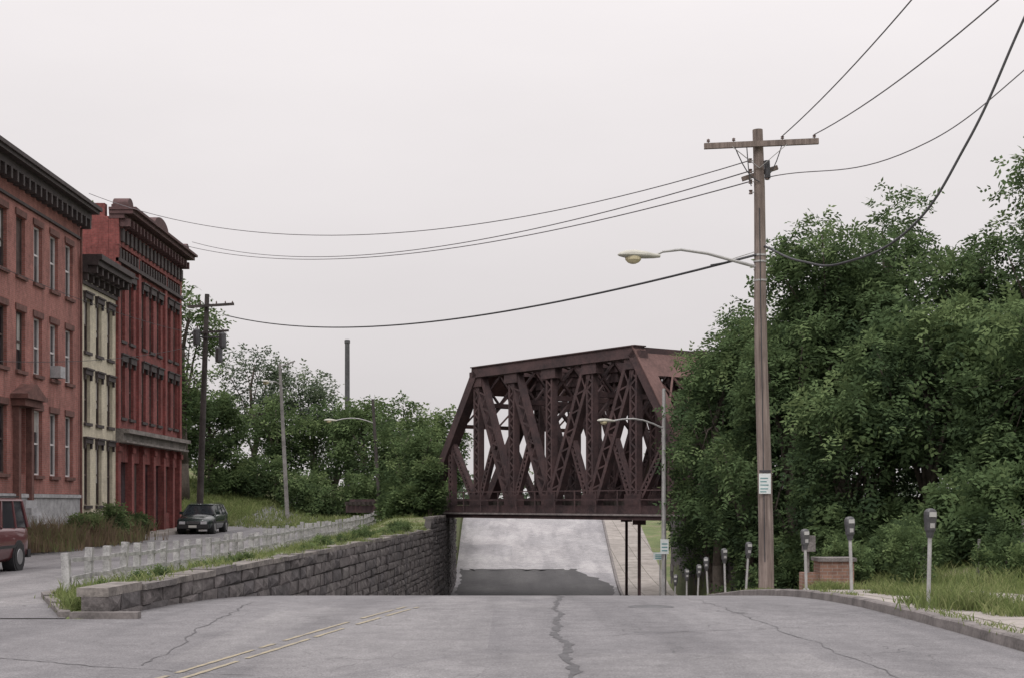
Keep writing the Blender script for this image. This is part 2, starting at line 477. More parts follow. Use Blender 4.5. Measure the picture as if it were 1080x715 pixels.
crack((-2.4, 13.2), (-9, 16.5), 60, 0.05, 0.022)
crack((-3.6, 14), (-4.4, 24), 50, 0.05, 0.022)
crack((3.6, 12), (3.2, 26), 70, 0.045, 0.015)
crack((0.6, 17), (4.4, 18.6), 40, 0.05, 0.015)
mb.obj('road_crack', [M_CRACK])
mb = MB(); mb.lathe((2.2, 22.5, zr(22.5)-.05), [(.36, 0), (.36, .056), (.33, .058), (.32, .053), (.02, .053)], 28)
mb.obj('manhole_cover', [M_METD])

# ------------------------------------------------------------------ stone retaining wall
par = empty('stone_retaining_wall')
mb = MB(); cp = MB(); bk = MB()
for seg, (ya, yb, zt) in enumerate(((20.0, 67.0, 0.30), (67.0, 92.0, 0.86))):
    zc = zt; k = 0
    while zc > -4.2:
        h = random.choice((0.20, 0.26, 0.32, 0.28, 0.24))
        y = ya; first = True; ph = random.uniform(0, 6)
        while y < yb:
            L = random.uniform(0.3, 1.15)
            if first: L *= random.uniform(0.4, 1.0); first = False
            y2 = min(y+L, yb)
            if zc > min(zr(y), zr(y2))-0.05:
                j = random.gauss(0, .018)
                g = random.uniform(.004, .014)
                x0 = Xw(y)+j; x1 = Xw(y2)+j+random.uniform(-.01, .01)
                wob = .014*math.sin(y*.35+ph)
                za = zc-h+g+wob; zb = zc-g*.5+wob+random.uniform(-.012, .006)
                f = [random.uniform(-.02, .015) for _ in range(4)]; q = [random.uniform(0, .022) for _ in range(4)]
                cx = (x0+x1)/2; ym = (y+y2)/2
                v = [(x0-.4, y+g, za), (x0+f[0]-.02, y+g+q[0], za+q[1]*.6), (x1+f[1]-.02, y2-g-q[1], za+q[2]*.6), (x1-.4, y2-g, za),
                     (x0-.4, y+g, zb), (x0+f[2]-.02, y+g+q[2], zb-q[3]*.6), (x1+f[3]-.02, y2-g-q[3], zb-q[0]*.6), (x1-.4, y2-g, zb),
                     (cx+random.uniform(-.01, .05), ym+random.uniform(-.2, .2)*L, (za+zb)/2+random.uniform(-.06, .06))]
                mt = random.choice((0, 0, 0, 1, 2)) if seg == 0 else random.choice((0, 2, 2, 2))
                mb.add(v, [(3,2,1,0), (4,5,6,7), (0,1,5,4), (2,3,7,6), (3,0,4,7), (1,2,8), (2,6,8), (6,5,8), (5,1,8)], mt)
            y = y2
        zc -= h; k += 1
    y = ya
    while y < yb:
        y2 = min(y+random.uniform(0.7, 1.7), yb)
        j = random.uniform(-.035, .03); t = random.uniform(.08, .13)
        if seg == 0 and random.random() < 0.08: y = y2; continue
        cp.beam((Xw(y)-.22+j, y+.008, zt+t/2-.02), (Xw(y2)-.22+j+random.uniform(-.02, .02), y2-.008, zt+t/2-.02+random.uniform(-.012, .01)), random.uniform(.42, .5), t, random.choice((0, 0, 1)))
        y = y2
rows = []
for i in range(0, 73):
    y = 20.05+i
    if y > 92: break
    rows.append([(Xw(y)-.07, y, zr(y)-.3), (Xw(y)-.07, y, (0.26 if y < 67 else .82)), (Xw(y)-.38, y, (0.26 if y < 67 else .82)), (Xw(y)-.38, y, zr(y)-.3)])
bk.grid(rows)
mb.obj('stone_blocks', [M_STONE, M_STONE2, M_STONED], par)
cp.obj('coping', [M_COPE, M_STONE2], par)
bk.obj('mortar_core', [M_JOINT], par)
# right bridge abutment
par = empty('stone_abutment')
mb = MB(); bk = MB()
zc = 0.84
while zc > -4.1:
    h = random.choice((.4, .46)); y = 56.0
    while y < 88:
        L = random.uniform(.7, 1.5); y2 = min(88, y+L)
        if zc > zr(y):
            x0 = Xr(y)+3.3+random.uniform(-.02, .04); x1 = Xr(y2)+3.3+random.uniform(-.02, .04)
            mb.beam((x0+.22, y+.01, zc-h/2), (x1+.22, y2-.01, zc-h/2), .45, h-.02, random.choice((0, 1, 1)))
        y = y2
    zc -= h
rows = [[(Xr(y)+3.4, y, -4.2), (Xr(y)+3.4, y, .8), (Xr(y)+3.7, y, .8)] for y in range(56, 89)]
bk.grid(rows)
mb.obj('stone_blocks', [M_STONE, M_STONED], par); bk.obj('mortar_core', [M_JOINT], par)

# ------------------------------------------------------------------ guard fence
par = empty('guard_fence')
mb = MB(); y = 24.6; P = []
while y < 80:
    x = -7.7+random.uniform(-.04, .04); z = h_left(x, y)
    lx = random.gauss(0, .03)
    hh = 0.76+random.gauss(0, .04)
    mb.beam((x, y, z-.3), (x+lx, y+random.gauss(0, .02), z+hh), .13, .13)
    P.append((x, y, z)); y += 1.15
for (a, b) in zip(P[:-1], P[1:]):
    for hz in (.26, .56):
        if random.random() < .04: continue
        d1 = random.gauss(0, .015)
        mb.beam((a[0]+.085, a[1]-.02, a[2]+hz+d1), (b[0]+.085, b[1]-.03, b[2]+hz+random.gauss(0, .015)), .03, .075)
mb.obj('posts_and_rails', [M_FENCE], par)

# ------------------------------------------------------------------ buildings
XF = -18.0
def facade(mb, y0, y1, z0, z1, cols, rows, m=0, t=0.32, xf=XF):
    cur = y0
    for (a, b) in cols:
        if a > cur+1e-4: mb.box(xf-t, xf, cur, a, z0, z1, m)
        zz = z0
        for (c, d) in rows:
            if c > zz+1e-4: mb.box(xf-t, xf, a, b, zz, c, m)
            zz = d
        if z1 > zz+1e-4: mb.box(xf-t, xf, a, b, zz, z1, m)
        cur = b
    if y1 > cur: mb.box(xf-t, xf, cur, y1, z0, z1, m)

def window(fr, gl, ya, yb, za, zb, style, xf=XF):
    d = xf-.16
    w = 0.07
    fr.box(d-.05, d+.03, ya+.003, ya+w, za+.003, zb-.003); fr.box(d-.05, d+.03, yb-w, yb-.003, za+.003, zb-.003)
    fr.box(d-.05, d+.03, ya+w, yb-w, zb-w, zb-.003); fr.box(d-.05, d+.03, ya+w, yb-w, za+.003, za+w)
    zm = (za+zb)/2+random.uniform(-.05, .05)
    if style != 'board':
        fr.box(d-.04, d+.02, ya+w, yb-w, zm-.035, zm+.035)
        ym = (ya+yb)/2
        fr.box(d-.035, d+.01, ym-.015, ym+.015, za+w, zm-.035)
        fr.box(d-.035, d+.01, ym-.015, ym+.015, zm+.035, zb-w)
        gl.box(d-.03, d-.025, ya+w, yb-w, za+w, zb-w, 0)
        if random.random() < .5:
            zz = zb-w-(zb-za)*random.choice((.3, .45, .6))
            gl.box(d-.024, d-.020, ya+w, yb-w, zz, zb-w, 1)
    else:
        gl.box(d-.03, d-.01, ya+w, yb-w, za+w, zb-w, 2)

def hood(mb, ya, yb, zb, m=0, h=.22, out=.12):
    mb.box(XF+.002, XF+out, ya-.12, yb+.12, zb+.02, zb+h, m)
    mb.box(XF+.002, XF+out+.06, ya-.16, yb+.16, zb+h+.001, zb+h+.07, m)
    for yy in (ya-.1, yb-.02):
        mb.box(XF+.002, XF+out-.03, yy, yy+.12, zb-.2, zb+.019, m)
def sill(mb, ya, yb, za, m=0):
    mb.box(XF+.002, XF+.1, ya-.08, yb+.08, za-.14, za-.01, m)

# --- brick row house
par = empty('brick_house')
wl = MB(); frw = MB(); frd = MB(); gl = MB(); tr = MB(); co = MB(); fo = MB()
ctrs = sorted([57.8-1.9*i for i in range(15)])
cols = [(c-.48, c+.48) for c in ctrs]
rows_ = [(2.65, 5.1), (6.45, 8.6), (9.9, 12.05)]
Y0, Y1 = 30.3, 59.3
facade(wl, Y0, Y1, 1.95, 13.1, cols, rows_)
fo.box(XF-.3, XF+.06, Y0, Y1, -.5, 1.94)
fo.box(XF+.062, XF+.12, Y0, Y1, 1.8, 1.93)
wl.box(XF-12, XF-.33, Y0, Y1, -.5, 13.3)
for i, (a, b) in enumerate(cols):
    c = (a+b)/2
    white = c > 53.5
    for r, (za, zb) in enumerate(rows_):
        if r == 0 and abs(c-52.1) < .1: continue
        st = 'sash' if white or random.random() < .5 else 'board'
        window(frw if white else frd, gl, a, b, za, zb, st)
        sill(tr, a, b, za); tr.box(XF+.002, XF+.05, a-.1, b+.1, zb+.01, zb+.24)
fo.box(XF-.1, XF+.35, 55.6, 56.2, 6.5, 6.95)
tr.cyl((XF+.1, 59.1, .3), (XF+.1, 59.1, 13.0), .05, .05, 8)
dy = 52.1
tr.box(XF+.002, XF+.22, dy-.82, dy-.56, 1.2, 5.1); tr.box(XF+.002, XF+.22, dy+.56, dy+.82, 1.2, 5.1)
tr.box(XF+.002, XF+.5, dy-.95, dy+.95, 5.11, 5.35); tr.box(XF+.002, XF+.65, dy-1.1, dy+1.1, 5.36, 5.52)
tr.add([(XF+.002, dy-1.05, 5.53), (XF+.6, dy-1.05, 5.53), (XF+.6, dy+1.05, 5.53), (XF+.002, dy+1.05, 5.53), (XF+.002, dy, 5.95), (XF+.6, dy, 5.95)],
       [(0,1,2,3), (1,2,5), (0,4,3), (0,1,5,4), (2,3,4,5)])
gl.box(XF-.28, XF-.2, dy-.47, dy+.47, 2.0, 4.9, 2)
for i in range(6):
    fo.box(XF+.13, XF+.4+.2*i, dy-.6, dy+.6, 1.7-.28*(i+1), 1.7-.28*i-.003)
co.box(XF-.3, XF+.12, Y0, Y1+.0, 13.101, 13.35)
co.box(XF-.3, XF+.45, Y0, Y1+.1, 13.351, 13.62); co.box(XF-.3, XF+.75, Y0, Y1+.22, 13.621, 13.75); co.box(XF-.3, XF+.85, Y0, Y1+.3, 13.751, 13.9)
co.box(XF+.003, XF+.1, Y0, Y1-.01, 12.5, 12.6)
y = Y0+.2
while y < Y1:
    co.box(XF+.122, XF+.5, y, y+.16, 12.95, 13.349); y += .62
wl.obj('walls', [M_BRICK], par); fo.obj('foundation', [M_BSTONE], par); tr.obj('sills_and_lintels', [M_TRIMR], par)
frw.obj('sash_frames', [M_WHITE], par); frd.obj('dark_frames', [M_BOARD], par); gl.obj('glazing', [M_GLASS, M_CURTAIN, M_BOARD], par)
co.obj('cornice', [M_DARKTR], par)
rf = MB(); rf.box(XF-12.1, XF-.31, Y0-.05, Y1-.01, 13.301, 13.4)
for yy in (40, 49.5):
    rf.box(XF-6, XF-5, yy-.5, yy+.5, 13.401, 14.9, 1); rf.box(XF-6.08, XF-4.92, yy-.58, yy+.58, 14.901, 15.05, 1)
rf.obj('roof_and_chimneys', [M_ROOF, M_BRICK], par)

# --- cream painted building
par = empty('cream_brick_building')
wl = MB(); fr = MB(); gl = MB(); tr = MB(); co = MB()
Y0, Y1 = 59.31, 64.58
cols = [(c-.42, c+.42) for c in (60.25, 61.95, 63.65)]
rows_ = [(1.5, 4.1), (5.0, 7.0), (8.0, 10.2)]
facade(wl, Y0, Y1, .2, 11.2, cols, rows_)
wl.box(XF-12, XF-.33, Y0, Y1, -.5, 11.3)
wl.box(XF-.3, XF+.03, Y0, Y1, -.5, .199)
for (a, b) in cols:
    for (za, zb) in rows_:
        window(fr, gl, a, b, za, zb, 'sash'); sill(tr, a, b, za); hood(tr, a, b, zb, h=.22, out=.12)
co.box(XF-.3, XF+.3, Y0+.02, Y1-.02, 11.201, 11.5); co.box(XF-.3, XF+.75, Y0+.01, Y1-.01, 11.501, 11.72); co.box(XF-.3, XF+.9, Y0+.005, Y1-.005, 11.721, 11.95)
co.box(XF+.003, XF+.1, Y0+.02, Y1-.02, 10.75, 10.9)
for y in np.arange(Y0+.15, Y1-.3, .8):
    co.box(XF+.002, XF+.26, y, y+.18, 10.901, 11.2); co.box(XF+.302, XF+.65, y, y+.18, 11.2, 11.5)
wl.obj('walls', [M_CREAM], par); fr.obj('sash_frames', [M_BOARD], par); gl.obj('glazing', [M_GLASS, M_CURTAIN, M_BOARD], par)
tr.obj('hoods_and_sills', [M_DARKTR], par); co.obj('cornice', [M_DARKTR], par)
rf = MB(); rf.box(XF-12, XF-.31, Y0, Y1, 11.301, 11.36); rf.obj('roof', [M_ROOF], par)

# --- tall red commercial block
par = empty('red_brick_commercial_building')
wl = MB(); fr = MB(); gl = MB(); tr = MB(); co = MB(); sf = MB()
Y0, Y1 = 64.6, 77.0
cc = [65.75, 67.25, 69.5, 71.0, 72.5, 74.6, 76.0]
cols = [(c-.40, c+.40) for c in cc]
rows_ = [(5.55, 8.1), (9.1, 11.9)]
facade(wl, Y0, Y1, 5.0, 13.3, cols, rows_)
wl.box(XF-14, XF-.33, Y0, Y1, -.5, 14.6)
for (a, b) in cols:
    for (za, zb) in rows_:
        window(fr, gl, a, b, za, zb, 'sash'); sill(tr, a, b, za, 0); hood(tr, a, b, zb, h=.3, out=.14)
for yy in (Y0+.0, 68.15, 73.35, Y1-.45):
    wl.box(XF+.002, XF+.13, yy, yy+.42, 5.0, 13.29, 0)
wl.box(XF-.32, XF+.14, Y0, Y1, 13.301, 14.5)
for y in np.arange(Y0+.25, Y1-.5, .72):
    tr.box(XF+.142, XF+.26, y, y+.36, 13.5, 14.1, 0)
tr.box(XF+.003, XF+.2, Y0, Y1, 12.55, 12.72)
for y in np.arange(Y0+.2, Y1-.3, .5):
    tr.box(XF+.003, XF+.16, y, y+.2, 12.75, 13.2)
co.box(XF-.3, XF+.4, Y0-.02, Y1+.05, 14.501, 14.7); co.box(XF-.3, XF+.8, Y0-.06, Y1+.15, 14.701, 14.88); co.box(XF-.3, XF+.95, Y0-.1, Y1+.2, 14.881, 15.0)
for y in np.arange(Y0+.1, Y1-.1, .62):
    co.box(XF+.142, XF+.62, y, y+.17, 14.15, 14.499)
def ped(yc, hw, h):
    co.box(XF-.2, XF+.6, yc-hw, yc+hw, 15.002, 15.14)
    n = 12; vs = []
    for k in range(n+1):
        t = math.pi*k/n
        vs.append((yc-hw*.95*math.cos(t), 15.142+h*math.sin(t)))
    a = [(XF-.15, p[0], p[1]) for p in vs]; b = [(XF+.55, p[0], p[1]) for p in vs]
    m_ = len(a)
    co.add(a+b, [tuple(range(m_)), tuple(range(2*m_-1, m_-1, -1))]+[(k, m_+k, m_+(k+1) % m_, (k+1) % m_) for k in range(m_)])
ped(70.9, 1.5, .6); ped(65.1, .5, .35); ped(76.5, .45, .35)
rr = random.Random(14)
for i in range(18):
    h = .15+.55*rr.random()
    wl.box(XF-14+.75*i, XF-14+.75*i+.749, Y0+.003, Y0+.4, 14.602, 14.6+h)
wl.box(XF-5.2, XF-4.3, Y0+.41, Y0+1.2, 14.602, 15.6)
sf.box(XF-.3, XF+.35, Y0, Y1, 4.35, 4.99, 0)
sf.box(XF+.352, XF+.62, Y0, Y1, 4.78, 4.97, 0); sf.box(XF+.352, XF+.5, Y0, Y1, 4.35, 4.45, 0)
px_ = [Y0, 66.9, 68.9, 71.0, 73.1, 75.0, 76.55]
for yy in px_:
    sf.box(XF-.3, XF+.12, yy, yy+.42, -.5, 4.349, 1)
    sf.box(XF+.121, XF+.2, yy-.03, yy+.45, 3.95, 4.2, 1)
for a, b in zip(px_[:-1], px_[1:]):
    sf.box(XF-.3, XF-.05, a+.421, b-.001, 3.5, 4.349, 1)
    if random.random() < .5: sf.box(XF-.3, XF-.06, a+.421, b-.001, -.5, 1.1, 1); z_ = 1.1
    else: z_ = .3
    gl.box(XF-.25, XF-.2, a+.421, b-.001, z_, 3.5, random.choice((0, 2)))
wl.obj('walls', [M_BRICK2], par); fr.obj('sash_frames', [M_BOARD], par); gl.obj('glazing', [M_GLASS, M_CURTAIN, M_BOARD], par)
tr.obj('hoods_and_sills', [M_DARKTR], par); co.obj('cornice_and_pediments', [M_CORN2], par)
sf.obj('storefront', [M_COPE, M_BRICK2], par)

# ------------------------------------------------------------------ truss bridge
par = empty('steel_truss_railway_bridge')
D = Vector((.587, -.81, 0)).normalized(); NN = Vector((.81, .587, 0)).normalized()
def T(s, off, z): return Vector((-1.75, 75, 0)) + D*s + NN*off + Vector((0, 0, z))
ZB, ZTOP = 1.25, 8.45
br = MB()
def laced(p1, p2, w, t, fl=.12):
    p1 = Vector(p1); p2 = Vector(p2); d = (p2-p1); L = d.length; d.normalize()
    side = d.cross(NN).normalized()
    for sg in (-1, 1):
        br.beam(p1+side*sg*w/2, p2+side*sg*w/2, fl, t, 0, up=NN)
    n = max(3, int(L/(w*.8)))
    for i in range(n):
        a = p1+d*(L*i/n); b = p1+d*(L*(i+1)/n)
        s = 1 if i % 2 else -1
        for q, o in enumerate((-t/2+.02, t/2-.02)):
            s2 = s if q == 0 else -s
            br.beam(a+side*s2*w/2+NN*o, b-side*s2*w/2+NN*o, .08, .02, 0, up=NN)
tops = [0, 3.15, 6.3, 9.45, 12.6]
WB = 8.0; OFFS = (0, 4.0, WB)
for off in OFFS:
    br.beam(T(-.25, off, ZTOP), T(12.85, off, ZTOP), .6, .52, 0)
    br.beam(T(-.3, off, ZTOP+.28), T(12.9, off, ZTOP+.28), .72, .05, 0)
    br.beam(T(-5, off, ZB), T(0, off, ZTOP), .6, .5, 0); br.beam(T(17.6, off, ZB), T(12.6, off, ZTOP), .6, .5, 0)
    br.beam(T(17.78, off, ZB+.2), T(12.7, off, ZTOP+.3), .72, .05, 1)
    br.beam(T(-5.4, off, ZB), T(18, off, ZB), .5, .45, 0)
    for s in tops: laced(T(s, off, ZB+.2), T(s, off, ZTOP-.2), .4, .34)
    laced(T(-2.5, off, ZB+.2), T(-2.5, off, 4.8), .3, .3); laced(T(15.1, off, ZB+.2), T(15.1, off, 4.8), .3, .3)
    laced(T(0, off, ZB), T(-2.5, off, 4.85), .26, .26); laced(T(12.6, off, ZB), T(15.1, off, 4.85), .26, .26)
    # main diagonals: large, falling toward mid-span, so the web reads as broad Vs
    for (a, b) in ((0, 3.15), (3.15, 6.3), (9.45, 6.3), (12.6, 9.45)):
        laced(T(a, off, ZTOP), T(b, off, ZB), .58, .34, .2)
    # half-height sub-struts
    zm = (ZB+ZTOP)/2
    for (a, m_) in ((3.15, 1.575), (6.3, 4.725), (6.3, 7.875), (9.45, 11.025)):
        if off != 4.0: laced(T(m_, off, zm), T(a if m_ > a else a-3.15, off, ZB) if False else T(2*m_-a, off, ZB), .28, .24)
    if off == WB:
        for (a, b) in ((3.15, 0), (6.3, 3.15), (6.3, 9.45), (9.45, 12.6)):
            laced(T(a, off, ZTOP), T(b, off, ZB), .3, .22)
    for s in tops:
        for z in (ZB+.35, ZTOP-.35):
            br.beam(T(s-.55, off, z), T(s+.55, off, z), .46, .8, 0)
for s in tops:
    br.beam(T(s, 0, ZTOP+.1), T(s, WB, ZTOP+.1), .3, .3, 0)
    br.beam(T(s, 0, ZTOP-1.7), T(s, WB, ZTOP-1.7), .25, .25, 0)
    n = 6
    for i in range(n):
        o0 = WB*i/n; o1 = WB*(i+1)/n
        br.beam(T(s, o0, ZTOP-.1), T(s, o1, ZTOP-1.65), .12, .1, 0); br.beam(T(s, o1, ZTOP-.1), T(s, o0, ZTOP-1.65), .12, .1, 0)
    for o, sg in ((0.1, 1), (3.9, -1), (4.1, 1), (WB-.1, -1)):
        br.beam(T(s, o, ZTOP-3), T(s, o+sg*1.3, ZTOP-1.7), .16, .16, 0)
for a, b in zip(tops[:-1], tops[1:]):
    for o0, o1 in ((0, 4), (4, 8)):
        br.beam(T(a, o0, ZTOP+.12), T(b, o1, ZTOP+.12), .24, .14, 0); br.beam(T(a, o1, ZTOP+.10), T(b, o0, ZTOP+.10), .24, .14, 0)
for (s0, s1) in ((12.6, 13.5), (0, -.9)):
    z1 = ZTOP-.9*7.2/5
    for (oa, ob) in ((.3, 3.7), (4.3, 7.7)):
        br.add([T(s0, oa, ZTOP+.2), T(s0, ob, ZTOP+.2), T(s1, ob, z1+.2), T(s1, oa, z1+.2)], [(0,1,2,3)], 1)
        s2 = s0+(s1-s0)*2.1; z2 = ZTOP-1.9*7.2/5
        br.beam(T(s2, oa, z2), T(s2, ob, z2), .2, .2, 1)
        for i in range(3):
            o0 = oa+(ob-oa)*i/3; o1 = oa+(ob-oa)*(i+1)/3
            br.beam(T(s1, o0, z1+.2), T(s2, o1, z2), .09, .09, 1); br.beam(T(s1, o1, z1+.2), T(s2, o0, z2), .09, .09, 1)
for s in np.arange(-5, 17.7, 1.575):
    br.beam(T(s, .1, ZB-.15), T(s, WB-.1, ZB-.15), .3, .5, 0)
for c in (2.0, 6.0):
    for off in (c-.9, c-.35, c+.35, c+.9):
        br.beam(T(-16, off, ZB-.02), T(30, off, ZB-.02), .25, .45, 0)
    for s in np.arange(-15.5, 29.5, .55):
        br.beam(T(s, c-1.3, ZB+.33), T(s, c+1.3, ZB+.33), .26, .2, 2)
    for off in (c-.72, c+.72):
        br.beam(T(-16, off, ZB+.5), T(30, off, ZB+.5), .07, .15, 0)
for off in (-.45, WB+.45):
    br.beam(T(-6, off, ZB-.2), T(19, off, ZB-.2), .3, .08, 3)
    br.beam(T(-6, off, ZB-.34), T(19, off, ZB-.34), .12, .18, 0)
    for s in np.arange(-5.5, 19, 1.575):
        br.beam(T(s, off, ZB-.1), T(s, off, ZB+.95), .06, .06, 0)
    for z in (ZB+.5, ZB+.92):
        br.beam(T(-5.6, off, z), T(18.8, off, z), .04, .05, 0)
br.add([T(-6, -.3, ZB-.42), T(19, -.3, ZB-.42), T(19, WB+.3, ZB-.42), T(-6, WB+.3, ZB-.42)], [(0,1,2,3)], 0)
br.obj('trusses_and_deck', [M_RUST, M_RUST2, M_TIE, M_FASC], par)
cl = MB()
for (x, y) in ((5.95, 66.5), (6.2, 77.0)):
    z = zr(y)+.13
    cl.box(x-.16, x+.16, y-.16, y+.16, z, z+.25, 1)
    cl.beam((x, y, z+.25), (x, y, ZB-.43), .14, .16, 0); cl.beam((x-.3, y, ZB-.56), (x+.3, y, ZB-.56), .3, .22, 0)
cl.obj('support_columns', [M_RUST, M_COPE], par)

# ------------------------------------------------------------------ poles, lamps, wires
def lamp_head(mb, a1, d, mh, ml, hs=1.0):
    side = Vector((-d.y, d.x, 0)); secs = []
    for (k, w, h0, h1) in ((-.15, .05, .04, .04), (.0, .07, .06, .06), (.2, .13, .07, .1), (.45, .18, .07, .13), (.68, .17, .06, .11), (.82, .1, .03, .06), (.87, .03, .01, .02)):
        c = a1+d*k*hs
        secs.append([c+side*(w*hs*math.cos(2*math.pi*q/14))+Vector((0, 0, hs*(h1 if q < 7 else h0)*math.sin(2*math.pi*q/14))) for q in range(14)])
    mb.loft(secs, mh)
    c = a1+d*.5*hs
    mb.lathe((c.x, c.y, c.z-.2*hs), [(.05*hs, 0), (.11*hs, .03*hs), (.155*hs, .09*hs), (.16*hs, .17*hs)], 16, ml, sx=1.2)

par = empty('utility_pole')
mb = MB()
PB = Vector((6.08, 34, zr(34)+.05)); PT = Vector((5.87, 34, 10.5))
pts = [PB.lerp(PT, k/8)+Vector((.02*math.sin(k*1.1), 0, 0))*(0 < k < 8) for k in range(9)]
mb.tube(pts, [.185-.008*k for k in range(9)], 14, 0)
def onp(z): return PB.lerp(PT, (z-PB.z)/(PT.z-PB.z))
ca = onp(10.12)
cd = Vector((1, -.06, .03)).normalized()
mb.beam(ca-cd*1.3+Vector((0, -.17, 0)), ca+cd*1.4+Vector((0, -.17, 0)), .1, .13, 0)
for sgn in (-1, 1):
    mb.beam(ca+cd*sgn*.65+Vector((0, -.24, -.05)), onp(9.55)+Vector((0, -.15, 0)), .035, .01, 1)
mb.beam(ca-cd*.35+Vector((0, .17, -.75)), ca+cd*.5+Vector((0, .17, -.5)), .09, .1, 0)
ins = []
for k in (-1.2, -.6, .55, 1.3):
    c = ca+cd*k+Vector((0, -.17, .065)); ins.append(c+Vector((0, 0, .1)))
    mb.lathe(c, [(.012, 0), (.012, .03), (.045, .035), (.03, .07), (.045, .08), (.01, .11)], 10, 2)
for z in (9.75, 9.5, 9.25, 9.0):
    c = onp(z)+Vector((-.2, -.05, 0)); mb.lathe(c, [(.03, -.05), (.05, -.045), (.03, 0), (.05, .045), (.03, .05)], 10, 2)
    mb.beam(onp(z), c, .02, .02, 1)
for z in (9.6, 9.35):
    c = onp(z)+Vector((.2, -.06, 0)); mb.lathe(c, [(.035, -.06), (.06, -.05), (.035, 0), (.06, .05), (.035, .06)], 10, 2)
mb.cyl(onp(9.75)+Vector((.22, -.05, -.42)), onp(9.75)+Vector((.2, -.05, 0)), .07, .07, 10, 3)
for (a, b) in (((-.6, -.35), (0, -.9)), ((.55, -.3), (.12, -.8)), ((-.3, -.1), (-.2, -1.0))):
    p0 = ca+cd*a[0]+Vector((0, -.2, 0)); p1 = onp(ca.z+b[1])+Vector((b[0], -.15, 0))
    pts = [p0.lerp(p1, i/6)+Vector((0, 0, -.18*math.sin(math.pi*i/6))) for i in range(7)]
    mb.tube(pts, [.013]*7, 6, 3)
mb.cyl(onp(.2)+Vector((-.05, -.17, 0)), onp(8.6)+Vector((-.02, -.15, 0)), .012, .012, 6, 3)
for z in (7.35, 7.5, 6.9):
    mb.cyl(onp(z)-Vector((0, 0, .02)), onp(z)+Vector((0, 0, .02)), .155, .155, 14, 1)
a0 = onp(7.2); a1 = Vector((3.35, 33.6, 7.42))
mb.tube([a0, a0.lerp(a1, .25)+Vector((0, 0, .10)), a0.lerp(a1, .5)+Vector((0, 0, .2)), a0.lerp(a1, .75)+Vector((0, 0, .22)), a0.lerp(a1, .92)+Vector((0, 0, .12)), a1], [.04, .04, .037, .034, .03, .028], 8, 1)
mb.beam(onp(7.62), a0.lerp(a1, .28)+Vector((0, 0, .12)), .02, .02, 1)
d = (a1-a0); d.z = 0; d.normalize()
lamp_head(mb, a1, d, 4, 5)
sp = onp(2.1)
mb.box(sp.x-.16, sp.x+.12, sp.y-.21, sp.y-.2, 1.82, 2.3, 6)
for z in (2.2, 2.12, 2.04, 1.95, 1.88):
    mb.box(sp.x-.13, sp.x+.09-random.random()*.08, sp.y-.214, sp.y-.211, z-.025, z, 7)
mb.box(sp.x-.15, sp.x+.12, sp.y-.209, sp.y-.2, 2.32, 2.38, 3)
mb.obj('pole_with_lamp', [M_WOOD, M_METAL, M_CERAM, M_CABLE, M_LAMP, M_LENS, M_SIGNW, M_SIGNG], par)

par = empty('utility_pole')
mb = MB()
b = Vector((-17.6, 80, h_left(-17.6, 80)-.1)); t = Vector((-17.15, 80, 13.3))
mb.tube([b, b.lerp(t, .5), t], [.2, .17, .13], 12, 0)
FPT = b.lerp(t, .945)
mb.beam(FPT+Vector((-1.0, -.2, -.02)), FPT+Vector((1.6, -.35, .12)), .12, .14, 0)
mb.beam(FPT+Vector((-.8, -.2, -1.5)), FPT+Vector((1.3, -.3, -1.35)), .1, .12, 0)
for k in (-.9, -.3, .6, 1.1, 1.5):
    mb.lathe(FPT+Vector((k, -.25, .1)), [(.012, 0), (.05, .05), (.03, .1), (.05, .12), (.02, .2)], 8, 1)
for (ox, oz) in ((-.5, -2.1), (.95, -2.3), (.75, -3.1)):
    c = FPT+Vector((ox, -.3, oz))
    mb.lathe(c, [(.16, -.02), (.2, 0), (.21, .1), (.21, .75), (.17, .82), (.06, .86)], 12, 2)
    mb.cyl(c+Vector((.05, 0, .84)), c+Vector((.05, 0, 1.05)), .03, .03, 8, 1)
mb.beam(FPT+Vector((-.4, -.2, -1.7)), FPT+Vector((.8, -.2, -1.7)), .06, .08, 2)
mb.obj('pole_with_transformers', [M_WOODD, M_CERAM, M_METD], par)

def street_lamp(b, t, arm_to, rise, rpole=.12, mat=M_WOODG, hs=1.0, arm_at=.9, extra=False):
    par = empty('street_lamp')
    mb = MB(); b = Vector(b); t = Vector(t)
    mb.tube([b, b.lerp(t, .5), t], [rpole*1.15, rpole, rpole*.75], 12, 0)
    a = b.lerp(t, arm_at); tip = Vector(arm_to)
    mb.tube([a]+[a.lerp(tip, k)+Vector((0, 0, rise*math.sin(math.pi*k))) for k in (.2, .4, .6, .8)]+[tip], [.035]*6, 8, 1)
    d = tip-a; d.z = 0; d.normalize()
    lamp_head(mb, tip, d, 2, 3, hs)
    if extra:
        mb.beam(t+Vector((0, 0, -.2)), t+Vector((1.0, -.2, .15)), .06, .08, 0)
    mb.obj('lamp_pole_and_head', [mat, M_METAL, M_LAMP, M_LENS], par)
street_lamp((-14.2, 90, h_left(-14.2, 90)-.1), (-14.7, 90, 10.4), (-15.1, 88.5, 9.1), .15, .12, M_WOODG, .9, .86, True)
street_lamp((-8.9, 96, h_left(-8.5, 96)-.1), (-9.4, 96, 8.6), (-11.8, 95, 7.1), .25, .12, M_WOODD, .9, .8)
street_lamp((5.98, 56, zr(56)+.1), (5.98, 56, 6.1), (3.9, 55.2, 4.78), .22, .09, M_METAL, .75, .82)
